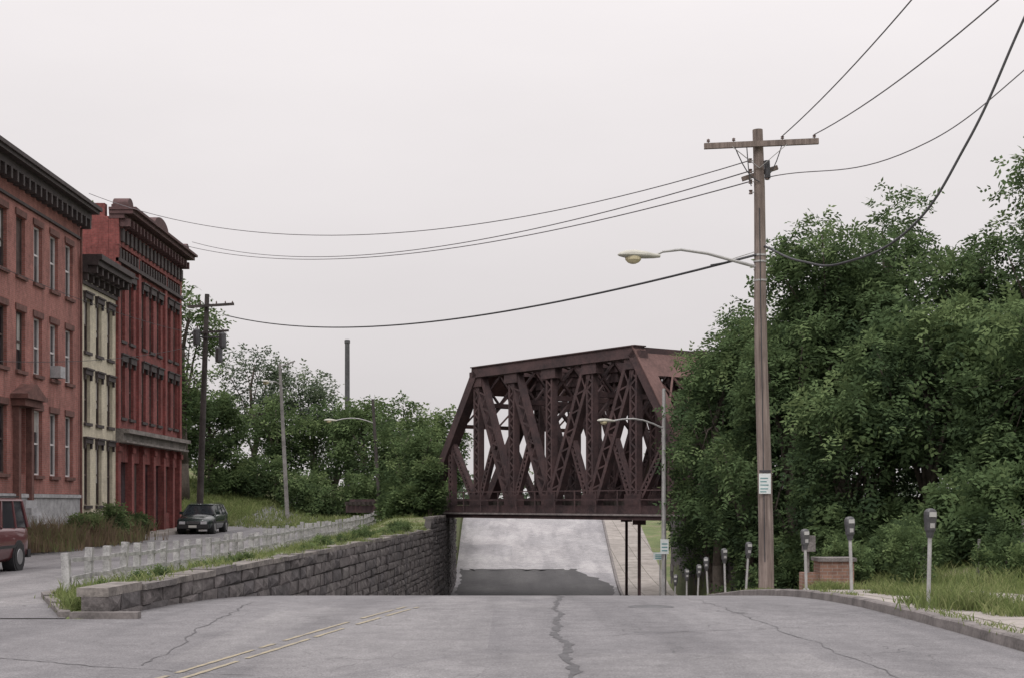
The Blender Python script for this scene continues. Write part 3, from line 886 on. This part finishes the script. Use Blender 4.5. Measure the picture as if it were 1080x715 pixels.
def sign(x, y, z0, z1, w, h, m=M_SIGNW):
    par = empty('road_sign'); mb = MB()
    mb.cyl((x, y, z0), (x, y, z1), .03, .03, 8, 0)
    mb.box(x-w/2, x+w/2, y-.045, y-.035, z1-h, z1-.02, 1)
    for k in range(3):
        mb.box(x-w*.35, x+w*.35, y-.05, y-.046, z1-h*.3-k*h*.22-.05, z1-h*.3-k*h*.22, 2)
    mb.obj('post_and_plate', [M_METAL, m, M_SIGNG], par)
sign(5.98, 55.8, zr(55.8)+.12, .2, .32, .6)
sign(6.5, 62.5, zr(62)+.12, -.55, .6, .35)
sign(6.9, 64.5, zr(64)+.12, .0, .3, .6)

par = empty('smokestack'); mb = MB()
mb.lathe((-13.9, 120, 0), [(.26, 0), (.22, 8), (.2, 15.0), (.24, 15.05), (.24, 15.3), (.18, 15.35)], 16, 0)
mb.obj('stack', [M_METD], par)

def wire(pts, r, mat, sag=None, n=40):
    cu = bpy.data.curves.new('power_line', 'CURVE'); cu.dimensions = '3D'; cu.bevel_depth = r; cu.bevel_resolution = 1
    if sag is not None:
        a, b = Vector(pts[0]), Vector(pts[1]); P_ = []
        for i in range(n+1):
            k = i/n; p = a.lerp(b, k); p.z -= sag*4*k*(1-k); P_.append(p)
        sp_ = cu.splines.new('POLY'); sp_.points.add(len(P_)-1)
        for i, p in enumerate(P_): sp_.points[i].co = (*p, 1)
    else:
        sp_ = cu.splines.new('BEZIER'); sp_.bezier_points.add(len(pts)-1)
        for i, p in enumerate(pts):
            q = sp_.bezier_points[i]; q.co = p; q.handle_left_type = 'AUTO'; q.handle_right_type = 'AUTO'
        cu.resolution_u = 16
    cu.materials.append(mat)
    ob = bpy.data.objects.new('power_line', cu); link(ob)
L = Vector((-.22, -.05, 0))
wire([onp(9.75)+L, (-17.4, 58.5, 14.3)], .013, M_CABLEL, 1.75)
wire([onp(9.25)+L, (-17.2, 74, 15.0)], .015, M_CABLEL, 1.25)
wire([onp(9.5)+L, (-17.2, 76.5, 15.6)], .015, M_CABLEL, 1.35)
wire([onp(7.5)+Vector((-.1, -.1, 0)), (-16.1, 79.7, 12.1)], .03, M_CABLE, 1.15)
wire([onp(7.5)+Vector((-.1, -.1, 0)), onp(7.2)+Vector((-1.2, -.1, .05))], .02, M_CABLE, .02)
wire([ins[2], (6.3, -8, 11.6)], .013, M_CABLEL, 1.3)
wire([ins[3], (7.7, -8, 11.2)], .013, M_CABLEL, 1.7)
wire([onp(9.35)+Vector((.2, -.06, 0)), (8.5, 29, 8.95), (9.9, 27.5, 9.95), (12.5, 25.4, 12.6)], .012, M_CABLEL)
wire([onp(7.7)+Vector((.1, -.1, 0)), (6.45, 31.6, 6.95), (7.0, 30, 6.65), (8.0, 28.6, 7.1), (8.9, 27.9, 8.6), (9.9, 27.5, 10.95), (11.2, 26.9, 14)], .026, M_CABLE)
wire([(-17.3, 80, 11.0), (-18.0, 40, 9.9)], .012, M_CABLE, .5)
wire([(-17.3, 80, 10.6), (-18.0, 48, 6.4)], .012, M_CABLE, .4)

# ------------------------------------------------------------------ parking meters
M_MLENS = mat_simple('meter_window', (0.45, 0.45, 0.44), 0.15)
def meter(x, y, hh, lean=0.0):
    par = empty('parking_meter', (x, y, zr(y)+.12)); par.rotation_euler = (random.gauss(0, .015), lean, random.uniform(-.4, .4))
    mb = MB()
    mb.cyl((0, 0, 0), (0, 0, hh-.38), .03, .03, 10, 0); mb.cyl((0, 0, 0), (0, 0, .03), .07, .06, 10, 0)
    mb.cyl((0, 0, hh-.42), (0, 0, hh-.34), .045, .06, 10, 1)
    prof = [(.055, .05, -.34), (.075, .06, -.31), (.08, .065, -.2), (.088, .07, -.14), (.09, .07, -.09), (.082, .066, -.045), (.058, .05, -.012), (.02, .02, 0)]
    secs = [[(w*math.copysign(abs(math.cos(t))**.6, math.cos(t)), d_*math.copysign(abs(math.sin(t))**.6, math.sin(t)), hh+z) for t in [2*math.pi*(k+.5)/14 for k in range(14)]] for (w, d_, z) in prof]
    mb.loft(secs, 1)
    mb.box(-.055, .055, -.078, -.071, hh-.12, hh-.05, 2); mb.box(-.035, .035, -.07, -.062, hh-.28, hh-.21, 0)
    mb.obj('meter_head_and_post', [M_METAL, M_METD, M_MLENS, M_SIGNW], par)
for (x, y, h_, l) in ((6.0, 20.5, 1.42, .01), (6.02, 25.2, 1.36, -.03), (6.0, 29, 1.25, -.04), (6.02, 36.6, 1.3, .05), (6.0, 40, 1.32, -.03), (6.0, 43.5, 1.3, -.05), (6.0, 46, 1.25, .04), (6.02, 49, 1.3, 0), (6.0, 52.6, 1.3, .05)):
    meter(x, y, h_, l)
par = empty('brick_pier'); mb = MB()
zb_ = zr(32)+.1
mb.box(6.85, 7.6, 31.6, 32.3, zb_, zb_+.68, 0); mb.box(6.8, 7.65, 31.55, 32.35, zb_+.681, zb_+.76, 1); mb.box(6.5, 6.849, 31.7, 32.2, zb_, zb_+.42, 0)
mb.box(6.5, 6.75, 31.62, 31.9, zb_+.9, zb_+1.25, 1); mb.cyl((6.62, 31.8, zb_), (6.62, 31.8, zb_+.9), .03, .03, 8, 1)
mb.obj('pier', [mat_brick('pier_brick', (.26,.15,.11), (.22,.12,.09), (.26,.22,.19), .6), M_STONE2], par)
par = empty('fence_stakes'); mb = MB()
for (x, y, h_) in ((10.8, 33, 1.0), (12.0, 33.5, 1.3), (13.0, 34, 1.1), (9.4, 32.5, .9)):
    z = h_right(x, y); mb.beam((x, y, z-.1), (x+.04, y, z+h_), .05, .05)
mb.obj('stakes', [M_WOODG], par)

# ------------------------------------------------------------------ vehicles (local: x = length, front at x=0; y = width)
M_TYRE = mat_simple('tyre', (.02, .02, .022), .85); M_HUB = mat_simple('wheel_rim', (.35, .35, .36), .35, .6)
M_VG = mat_simple('vehicle_glass', (.025, .03, .035), .06); M_HL = mat_simple('headlight', (.6, .6, .62), .1)
M_RL = mat_simple('tail_light', (.35, .02, .02), .2); M_PLATE = mat_simple('number_plate', (.6, .6, .55), .5); M_TRIM = mat_simple('black_trim', (.025, .025, .027), .6)
def vehicle(name, loc, rotz, paint, st, gh, wheels, wr, bands):
    par = empty(name, loc, rotz)
    body = MB(); secs = []
    for (x, w, zb, zt) in st:
        zm = zb+(zt-zb)*.5
        secs.append([(x, -w*.86, zb), (x, -w*.97, zb+.1), (x, -w, zm), (x, -w*.985, zt-.12), (x, -w*.93, zt-.03), (x, -w*.6, zt+.012), (x, 0, zt+.03),
               (x, w*.6, zt+.012), (x, w*.93, zt-.03), (x, w*.985, zt-.12), (x, w, zm), (x, w*.97, zb+.1), (x, w*.86, zb)])
    body.loft(secs, 0)
    body.obj('body', [paint], par, smoothf=True)
    xb0, xb1, xt0, xt1, zb, zt, wb, wt = gh
    g = MB()
    def ring(x0, x1, z, w): return [(x0, -w, z), (x1, -w, z), (x1, w, z), (x0, w, z)]
    g.loft([ring(xb0, xb1, zb, wb), ring(xt0, xt1, zt, wt)], 0)
    g.obj('glasshouse', [M_VG], par)
    r = MB()
    r.loft([ring(xt0-.06, xt1+.05, zt-.01, wt+.035), ring(xt0-.03, xt1+.03, zt+.03, wt+.02), ring(xt0+.12, xt1-.1, zt+.06, wt-.1)], 0)
    def lerp(a, b, t): return a+(b-a)*t
    for sy in (-1, 1):
        for (a, b, w) in ((xb0, xt0, .07), (xb1, xt1, .11)):
            r.beam((a, sy*(wb+.004), zb), (b, sy*(wt+.004), zt), w, .05, 0, up=(0, 1, 0))
        for fr_ in bands:
            r.beam((lerp(xb0, xb1, fr_), sy*(wb+.004), zb), (lerp(xt0, xt1, fr_), sy*(wt+.004), zt), .08, .04, 0, up=(0, 1, 0))
        r.box(xb0+.25, xb0+.42, sy*(wb+.12)-.09, sy*(wb+.12)+.09, zb+.02, zb+.16, 0)
        r.beam((xt0+.2, sy*(wt-.02), zt+.1), (xt1-.1, sy*(wt-.02), zt+.1), .03, .03, 1)
    r.obj('roof_and_pillars', [paint, M_TRIM], par)
    wmb = MB()
    hw = max(s[1] for s in st)
    for x in wheels:
        for sy in (-1, 1):
            wmb.cyl((x, sy*(hw-.3), wr), (x, sy*(hw+.004), wr), wr+.07, wr+.07, 24, 2)
            wmb.cyl((x, sy*(hw-.2), wr), (x, sy*(hw+.02), wr), wr, wr, 24, 0)
            wmb.cyl((x, sy*(hw), wr), (x, sy*(hw+.03), wr), wr*.62, wr*.55, 18, 1)
    wmb.obj('wheels', [M_TYRE, M_HUB, M_TRIM], par)
    d = MB(); x0, w0, z0, zt0 = st[0]; xe, we, ze, zte = st[-1]
    d.box(x0-.09, x0+.12, -w0-.08, w0+.08, z0-.04, z0+.16, 0)
    d.box(x0-.02, x0+.05, -w0*.48, w0*.48, z0+.19, zt0-.03, 0)
    for k in range(3): d.box(x0-.03, x0-.021, -w0*.46, w0*.46, z0+.2+k*.045, z0+.215+k*.045, 4)
    for sy in (-1, 1):
        d.box(x0-.03, x0+.1, sy*w0*.78-w0*.22, sy*w0*.78+w0*.22, zt0-.17, zt0-.03, 1)
        d.box(xe-.05, xe+.03, sy*we*.86-.1, sy*we*.86+.1, zte-.32, zte-.03, 2)
        d.box(x0+.5, xe-.5, sy*hw-.012, sy*hw+.012, z0+.22, z0+.29, 0)
    d.box(x0-.1, x0-.091, -.2, .2, z0, z0+.12, 3)
    d.box(xe-.1, xe+.1, -we-.04, we+.04, ze-.05, ze+.15, 0); d.box(xe+.02, xe+.035, -.2, .2, ze+.25, ze+.38, 3)
    d.obj('bumpers_lights_trim', [M_TRIM, M_HL, M_RL, M_PLATE, M_HUB], par)
    return par
P_GREEN = mat_simple('dark_green_paint', (.022, .035, .034), .25, .2, .6)
P_RED = mat_simple('maroon_paint', (.12, .024, .028), .35, .1, .5)
vehicle('parked_car', (-15.75, 70.2, sbase(72)), math.radians(90), P_GREEN,
        [(0, .68, .32, .66), (.08, .8, .26, .74), (.3, .86, .22, .8), (1.0, .89, .21, .9), (1.35, .9, .21, .96), (2.6, .9, .21, .98), (4.2, .89, .24, .98), (4.45, .84, .3, .95), (4.55, .78, .36, .88)],
        (1.2, 4.42, 1.95, 4.05, .95, 1.44, .8, .63), (.85, 3.65), .33, (.36, .68))
vehicle('parked_van', (-13.35, 31.9, -.1), math.radians(90), P_RED,
        [(0, .74, .36, .82), (.08, .86, .28, .92), (.3, .92, .25, .98), (.8, .95, .24, 1.06), (1.2, .96, .24, 1.1), (2.6, .96, .24, 1.12), (4.3, .95, .26, 1.12), (4.6, .93, .3, 1.1), (4.68, .9, .36, 1.06)],
        (.75, 4.62, 1.5, 4.5, 1.08, 1.76, .9, .78), (.85, 3.85), .35, (.3, .52, .78))

# ------------------------------------------------------------------ vegetation
def norm(a): return a/np.maximum(np.linalg.norm(a, axis=1, keepdims=True), 1e-6)
def sprays(rng, C, out, L, W, nl, droop=.35):
    n = len(C)
    d = norm(out*.9 + rng.normal(0, .7, (n, 3)) + np.array([0, 0, -droop]))
    up = norm(rng.normal(0, .45, (n, 3)) + np.array([0, 0, 1.0]) + out*.5)
    s = norm(np.cross(d, up)); nrm = norm(np.cross(s, d))
    V = []
    for i in range(nl):
        t = (i+.5)/nl
        base = C + d*(L*2.2*t) - nrm*(L*.5*t*t)
        for sg in (-1, 1):
            ld = norm(s*sg*.9 + d*.5 - nrm*.15 + rng.normal(0, .22, (n, 3)))
            lw = norm(np.cross(ld, nrm))
            l = (L*rng.uniform(.7, 1.25, n))[:, None]; w = (W*rng.uniform(.75, 1.25, n))[:, None]
            V.append(np.stack([base, base+ld*l*.45+lw*w*.5, base+ld*l, base+ld*l*.45-lw*w*.5], 1))
    V = np.stack(V, 1)
    return V.reshape(-1, 3), nl*2

def build_leafy(name, V, tint, mat, trunk=None, parent=None):
    nq = len(V)//4
    tv = trunk.v if trunk else []; tf = trunk.f if trunk else []
    me = bpy.data.meshes.new(name)
    nv0 = len(V)
    allv = np.concatenate([V, np.array(tv, dtype=float).reshape(-1, 3)]) if tv else V
    ls = [np.arange(nq, dtype=np.int32)*4]; tot = [np.full(nq, 4, np.int32)]; fl = [np.arange(nq*4, dtype=np.int32)]
    if tf:
        cur = nq*4; st_ = []; tt = []; li = []
        for f in tf:
            st_.append(cur); tt.append(len(f)); li.extend([i+nv0 for i in f]); cur += len(f)
        ls.append(np.array(st_, np.int32)); tot.append(np.array(tt, np.int32)); fl.append(np.array(li, np.int32))
    ls = np.concatenate(ls); tot = np.concatenate(tot); fl = np.concatenate(fl)
    me.vertices.add(len(allv)); me.vertices.foreach_set('co', allv.astype(np.float32).ravel())
    me.loops.add(len(fl)); me.loops.foreach_set('vertex_index', fl)
    me.polygons.add(len(ls)); me.polygons.foreach_set('loop_start', ls); me.polygons.foreach_set('loop_total', tot)
    mi = np.zeros(len(ls), np.int32); mi[nq:] = 1
    me.materials.append(mat); me.materials.append(M_BARK)
    me.polygons.foreach_set('material_index', mi)
    me.update(calc_edges=True)
    at = me.attributes.new('tint', 'FLOAT', 'POINT')
    tv_ = np.zeros(len(allv), np.float32); tv_[:nv0] = np.repeat(tint, 4)[:nv0]
    at.data.foreach_set('value', tv_)
    me.validate()
    ob = bpy.data.objects.new(name, me); link(ob, parent)
    return ob

def crown(rng, c, R, nclump, nsp, L, W, nl, droop, low=-.9, rcf=.34):
    c = np.array(c, float); R = np.array(R, float)
    dirs = norm(rng.normal(0, 1, (nclump*3, 3))); dirs = dirs[dirs[:, 2] > low][:nclump]
    rad = rng.uniform(.3, 1.08, len(dirs))**.6
    cc = c + dirs*R*rad[:, None]*.82
    rc = rcf*R.mean()*rng.uniform(.45, 1.3, len(cc))
    k = len(cc); per = max(4, nsp//k)
    idx = np.repeat(np.arange(k), per)
    dd = norm(rng.normal(0, 1, (len(idx), 3)) + np.array([0, 0, .25]) + dirs[idx]*.5)
    P_ = cc[idx] + dd*np.array([1, 1, .62])*(rc[idx]*rng.uniform(.4, 1.1, len(idx)))[:, None]
    V, m = sprays(rng, P_, dd, L, W, nl, droop)
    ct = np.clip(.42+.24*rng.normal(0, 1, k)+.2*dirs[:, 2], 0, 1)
    inner = np.clip((np.linalg.norm((P_-c)/R, axis=1)-.4)*1.6, 0, 1)  # interior shade painted into the tint: darker toward the crown centre
    topness = dd[:, 2]*.16  # top light painted into the tint: upward sprays lighter
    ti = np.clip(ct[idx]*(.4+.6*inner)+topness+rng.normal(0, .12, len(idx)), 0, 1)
    return V, np.repeat(ti, m), cc

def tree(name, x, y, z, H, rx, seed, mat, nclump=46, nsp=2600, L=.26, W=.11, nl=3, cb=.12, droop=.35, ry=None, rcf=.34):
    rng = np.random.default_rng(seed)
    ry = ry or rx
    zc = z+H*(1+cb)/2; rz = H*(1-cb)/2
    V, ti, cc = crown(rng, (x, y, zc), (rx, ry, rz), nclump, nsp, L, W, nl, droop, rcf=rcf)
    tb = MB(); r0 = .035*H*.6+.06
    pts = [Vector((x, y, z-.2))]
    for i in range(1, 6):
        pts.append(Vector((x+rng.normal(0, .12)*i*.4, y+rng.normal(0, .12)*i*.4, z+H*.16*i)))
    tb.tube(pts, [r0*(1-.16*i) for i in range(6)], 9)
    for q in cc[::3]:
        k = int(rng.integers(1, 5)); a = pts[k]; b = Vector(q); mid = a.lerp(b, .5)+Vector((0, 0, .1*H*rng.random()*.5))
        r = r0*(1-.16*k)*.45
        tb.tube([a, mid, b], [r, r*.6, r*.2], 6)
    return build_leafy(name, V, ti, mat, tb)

def shrub(name, specs, seed, mat, L=.2, W=.09, nl=3, nsp=500, nclump=12, droop=.1):
    rng = np.random.default_rng(seed); Vs = []; Ts = []; tb = MB()
    for (x, y, z, rx, rz) in specs:
        V, ti, cc = crown(rng, (x, y, z+rz*.8), (rx, rx, rz), nclump, nsp, L, W, nl, droop, rcf=.42)
        Vs.append(V); Ts.append(ti)
        for q in cc[::4]: tb.tube([Vector((x, y, z-.1)), Vector(q)], [.03, .01], 5)
    return build_leafy(name, np.concatenate(Vs), np.concatenate(Ts), mat, tb)

# right-hand woodland edge
RT = [ (9.9, 58, 10.0, 3.0), (12.0, 53, 12.6, 3.7), (14.6, 55, 14.6, 3.7), (16.6, 50, 12.2, 3.6), (17.9, 46, 13.9, 3.3), (9.9, 50, 8.4, 2.5), (13.2, 45, 8.8, 3.2),
       (15.4, 41, 8.0, 2.9), (21.5, 50, 14.5, 4.2), (8.2, 56, 8.7, 2.15), (14.0, 62, 12.5, 3.8), (10.9, 45.5, 6.2, 2.2), (8.7, 52, 6.0, 1.7), (9.0, 60.5, 9.4, 2.1), (8.3, 58.5, 5.2, 1.8)]
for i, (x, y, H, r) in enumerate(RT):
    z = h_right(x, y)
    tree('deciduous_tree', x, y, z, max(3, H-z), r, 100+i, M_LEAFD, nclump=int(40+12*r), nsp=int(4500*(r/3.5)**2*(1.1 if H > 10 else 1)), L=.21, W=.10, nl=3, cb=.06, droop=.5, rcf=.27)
rng = np.random.default_rng(5)
specs = []
for i in range(34):
    y = rng.uniform(37, 56); x = 9.4+rng.uniform(0, 1.2)+(y < 46)*(46-y)*.42
    specs.append((x, y, h_right(x, y)-.2, rng.uniform(.9, 1.5), rng.uniform(.9, 1.7)))
for i in range(14):
    x = rng.uniform(12.5, 20); y = 38.5+rng.uniform(-1, 2)
    specs.append((x, y, h_right(x, y), rng.uniform(1, 1.6), rng.uniform(1.0, 1.9)))
shrub('understory_shrubs', specs, 21, M_LEAFD, L=.2, W=.1, nsp=460)
shrub('roadside_bush', [(8.9, 31.5, .05, .7, .55), (10.6, 30.5, .1, .6, .4), (11.6, 32.5, .2, .9, .6), (9.4, 34.5, 0, .8, .7), (12.8, 30, .2, .7, .45), (8.7, 37, -.4, .6, .7), (7.9, 33.2, -.3, .45, .6)], 22, M_LEAFM, L=.11, W=.05, nsp=420)

# left background trees
LT = [(-21.2, 92, 17.0, 2.6, .2), (-20.3, 112, 14.6, 3.2, .12), (-15.8, 114, 13.0, 2.8, .12), (-20.8, 98, 9.8, 2.5, .1), (-10.9, 103, 9.6, 2.8, .06), (-7.4, 98, 9.0, 2.6, .05),
      (-5.6, 106, 8.6, 2.5, .05), (-13.4, 108, 9.8, 2.8, .06), (-17.5, 106, 10.0, 2.6, .08), (-24.5, 78, 19.2, 3.4, .3), (-25, 110, 12, 4, .1), (-4.9, 78.5, 6.2, 1.35, .03), (-6.4, 84, 6.8, 1.7, .03), (-4.3, 74.5, 4.2, .85, .03)]
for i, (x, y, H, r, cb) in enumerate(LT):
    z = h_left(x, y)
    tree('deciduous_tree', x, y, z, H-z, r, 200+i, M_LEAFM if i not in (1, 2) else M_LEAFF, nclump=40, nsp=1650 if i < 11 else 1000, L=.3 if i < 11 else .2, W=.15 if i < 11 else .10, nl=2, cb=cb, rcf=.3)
rng = np.random.default_rng(6); specs = []
for i in range(30):
    x = rng.uniform(-21, -5.5); y = 97+rng.uniform(-2, 3)
    specs.append((x, y, h_left(x, y)-.2, rng.uniform(1.0, 1.7), rng.uniform(.9, 2.0)))
for i in range(11):
    y = rng.uniform(71, 90); x = Xw(y)-1.2-rng.uniform(0, 1.8)
    specs.append((x, y, h_left(x, y)-.15, rng.uniform(.5, 1.0), rng.uniform(.5, 1.2)))
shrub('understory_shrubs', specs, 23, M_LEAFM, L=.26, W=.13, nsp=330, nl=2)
for i, (x, y, H, r) in enumerate([(13.5, 96, 7, 3), (14.5, 108, 9, 3.4), (16, 122, 9, 3.5), (-8.5, 128, 8, 3.2), (-9.5, 140, 9, 3.5)]):
    z = (h_right(x, y) if x > 0 else h_left(x, y))
    tree('deciduous_tree', x, y, z, H-z, r, 300+i, M_LEAFF, nclump=36, nsp=1000, L=.4, W=.2, nl=2, cb=.05)
rng = np.random.default_rng(8); Vs = []; Ts = []
for i in range(46):
    x = -150+i*6.6+rng.uniform(-2, 2); y = 230+rng.uniform(-25, 25)
    V, ti, cc = crown(rng, (x, y, 3.0), (6, 4, rng.uniform(2.2, 4.2)), 18, 420, .7, .45, 1, .2)
    Vs.append(V); Ts.append(ti)
build_leafy('distant_trees', np.concatenate(Vs), np.concatenate(Ts), M_LEAFF)

def blades(name, pts, h, w, mat, seed, per=5, spread=.08, lean=.5):
    rng = np.random.default_rng(seed); pts = np.array(pts); n = len(pts)
    idx = np.repeat(np.arange(n), per); m = len(idx)
    hs = np.array(h)[idx]
    b = pts[idx] + np.stack([rng.normal(0, spread, m), rng.normal(0, spread, m), np.full(m, -.02)], 1)
    a = rng.uniform(0, 2*np.pi, m); hh = hs*rng.uniform(.5, 1.15, m)
    s = np.stack([np.cos(a), np.sin(a), np.zeros(m)], 1)*w/2
    ln = np.stack([rng.normal(0, lean, m), rng.normal(0, lean, m), np.ones(m)], 1)
    mid = b+ln*np.array([.35, .35, .6])*hh[:, None]; tip = b+ln*np.array([1, 1, .95])*hh[:, None]
    V = np.stack([b-s, b+s, mid+s*.7, mid-s*.7, mid-s*.7, mid+s*.7, tip+s*.1, tip-s*.1], 1).reshape(-1, 3)
    ct = rng.uniform(0.1, .9, n)
    ti = np.repeat(np.clip(ct[idx]+rng.normal(0, .15, m), 0, 1), 2)
    return build_leafy(name, V, ti, mat)
rng = np.random.default_rng(9)
pt = []; hh = []
for i in range(9500):
    y = 20.3+(rng.random()**1.5)*70; x = rng.uniform(e(y)+.1, Xw(y)-.35)
    if math.sin(y*.9+x*2)+math.sin(y*.37-x) < -.9: continue
    pt.append((x, y, h_left(x, y))); hh.append(rng.uniform(.03, .13) if rng.random() < .9 else .28)
for i in range(700):
    y = 20.5+rng.random()*46; x = Xw(y)-.3+abs(rng.normal(0, .1))
    if math.sin(y*1.7) < .1: continue
    pt.append((min(x, Xw(y)), y, .38)); hh.append(rng.uniform(.05, .2))
blades('grass', pt, hh, .02, M_GRASS, 31, per=5)
pt = []; hh = []
for i in range(9000):
    y = 17+(rng.random()**1.3)*36; x = Xr(y)+3.2+(rng.random()**1.4)*9
    pt.append((x, y, h_right(x, y))); hh.append(rng.uniform(.05, .22) if rng.random() < .8 else .5)
for i in range(2600):
    y = rng.uniform(18.5, 31); x = Xr(y)+.9+abs(rng.normal(0, .5))
    if math.sin(y*1.1)+.5*math.sin(x*4+y*2.3) < .25: continue
    pt.append((x, y, zr(y)+.12)); hh.append(rng.uniform(.05, .26))
for i in range(700):
    y = rng.uniform(14, 50); x = Xr(y)+.2+abs(rng.normal(0, .05))
    if math.sin(y*.8) < .2: continue
    pt.append((x, y, zr(y)+.12)); hh.append(rng.uniform(.04, .12))
for i in range(600):
    y = rng.uniform(19.6, 21.6); x = 6.3+rng.normal(0, .3)
    pt.append((x+.2, y, zr(y)+.12)); hh.append(rng.uniform(.1, .38))
blades('roadside_weeds', pt, hh, .018, M_GRASS, 32, per=5)
pt = []; hh = []
for i in range(11000):
    y = rng.uniform(79, 100); x = rng.uniform(-27, -8.8)
    if x > -16.6 and rng.random() < .7 and y < 96: x = rng.uniform(-27, -16.6)
    pt.append((x, y, h_left(x, y))); hh.append(rng.uniform(.15, .5))
blades('grass', pt, hh, .05, M_GRASS, 33, per=4, spread=.15)
pt = []; hh = []
for i in range(2600):
    y = rng.uniform(46, 59); x = max(-16.3+rng.normal(0, .55), -17.8)
    pt.append((x, y, h_left(x, y)+.1)); hh.append(rng.uniform(.4, 1.3)*(0.7+.3*math.sin(y*1.3)))
blades('tall_weeds', pt, hh, .035, M_WEED, 34, per=6, spread=.15, lean=.25)
shrub('house_front_bush', [(-16.4, 57.5, .1, .8, .7), (-16.6, 61, .1, .7, .6), (-16.2, 54, 0, .6, .6), (-17.2, 65.5, .2, .5, .5)], 25, M_LEAFM, L=.16, W=.07, nsp=420)
specs = []
rng = np.random.default_rng(12)
for i in range(26):
    y = 23+rng.random()*45; x = Xw(y)-.5-rng.random()*.9
    k = .45+.55*smooth(y, 28, 50)
    specs.append((x, y, h_left(x, y)-.05, rng.uniform(.2, .45)*k, rng.uniform(.12, .26)*k))
shrub('wall_weeds', specs, 26, M_LEAFM, L=.06, W=.028, nsp=150, nclump=8)

# ------------------------------------------------------------------ sky, sun, camera
w = bpy.data.worlds.new('World'); scene.world = w; w.use_nodes = True
nt = w.node_tree; bg = nt.nodes['Background']
sky = N(nt, 'ShaderNodeTexSky', sky_type='NISHITA'); sky.sun_disc = False
EL, AZ = math.radians(52), math.radians(200)
sky.sun_elevation = EL; sky.sun_rotation = AZ; sky.dust_density = 6; sky.air_density = 1.0
hs = N(nt, 'ShaderNodeHueSaturation'); hs.inputs['Saturation'].default_value = .12
nt.links.new(sky.outputs[0], hs.inputs['Color'])
tc = N(nt, 'ShaderNodeTexCoord'); sp = N(nt, 'ShaderNodeSeparateXYZ'); nt.links.new(tc.outputs['Generated'], sp.inputs[0])
zc = mathn(nt, 'MAXIMUM', sp.outputs[2], 0.0)
lum = mathn(nt, 'ADD', mathn(nt, 'MULTIPLY', mathn(nt, 'POWER', zc, 1.5), 14.5), 7.2)       # overcast: zenith brighter than horizon
cl = noise(nt, mapping(nt, tc.outputs['Generated'], (1.2, 1.2, 4.0)), 1.6, 5, .55)
lum = mathn(nt, 'MULTIPLY', lum, mathn(nt, 'ADD', mathn(nt, 'MULTIPLY', cl, .2), .88))
cmb = N(nt, 'ShaderNodeVectorMath', operation='SCALE'); cmb.inputs[0].default_value = (1.0, .95, .958)
nt.links.new(lum, cmb.inputs['Scale'])
col = mixc(nt, .93, hs.outputs[0], cmb.outputs[0])
nt.links.new(col, bg.inputs['Color']); bg.inputs['Strength'].default_value = .1

sun = bpy.data.lights.new('sun', 'SUN'); sun.energy = 1.2; sun.angle = math.radians(20); sun.color = (1, .97, .93)
so = bpy.data.objects.new('sun', sun); link(so)
sd = Vector((math.sin(AZ)*math.cos(EL), math.cos(AZ)*math.cos(EL), math.sin(EL)))
so.rotation_euler = sd.to_track_quat('Z', 'Y').to_euler()

cam = bpy.data.cameras.new('camera'); cam.lens = 50; cam.sensor_width = 36; cam.shift_y = .1597; cam.clip_end = 8000; cam.clip_start = .05
co_ = bpy.data.objects.new('camera', cam); link(co_); co_.location = (0, 0, 1.6); co_.rotation_euler = (math.radians(90), 0, 0)
scene.camera = co_
scene.view_settings.view_transform = 'Standard'; scene.view_settings.look = 'None'; scene.view_settings.exposure = 0; scene.view_settings.gamma = 1
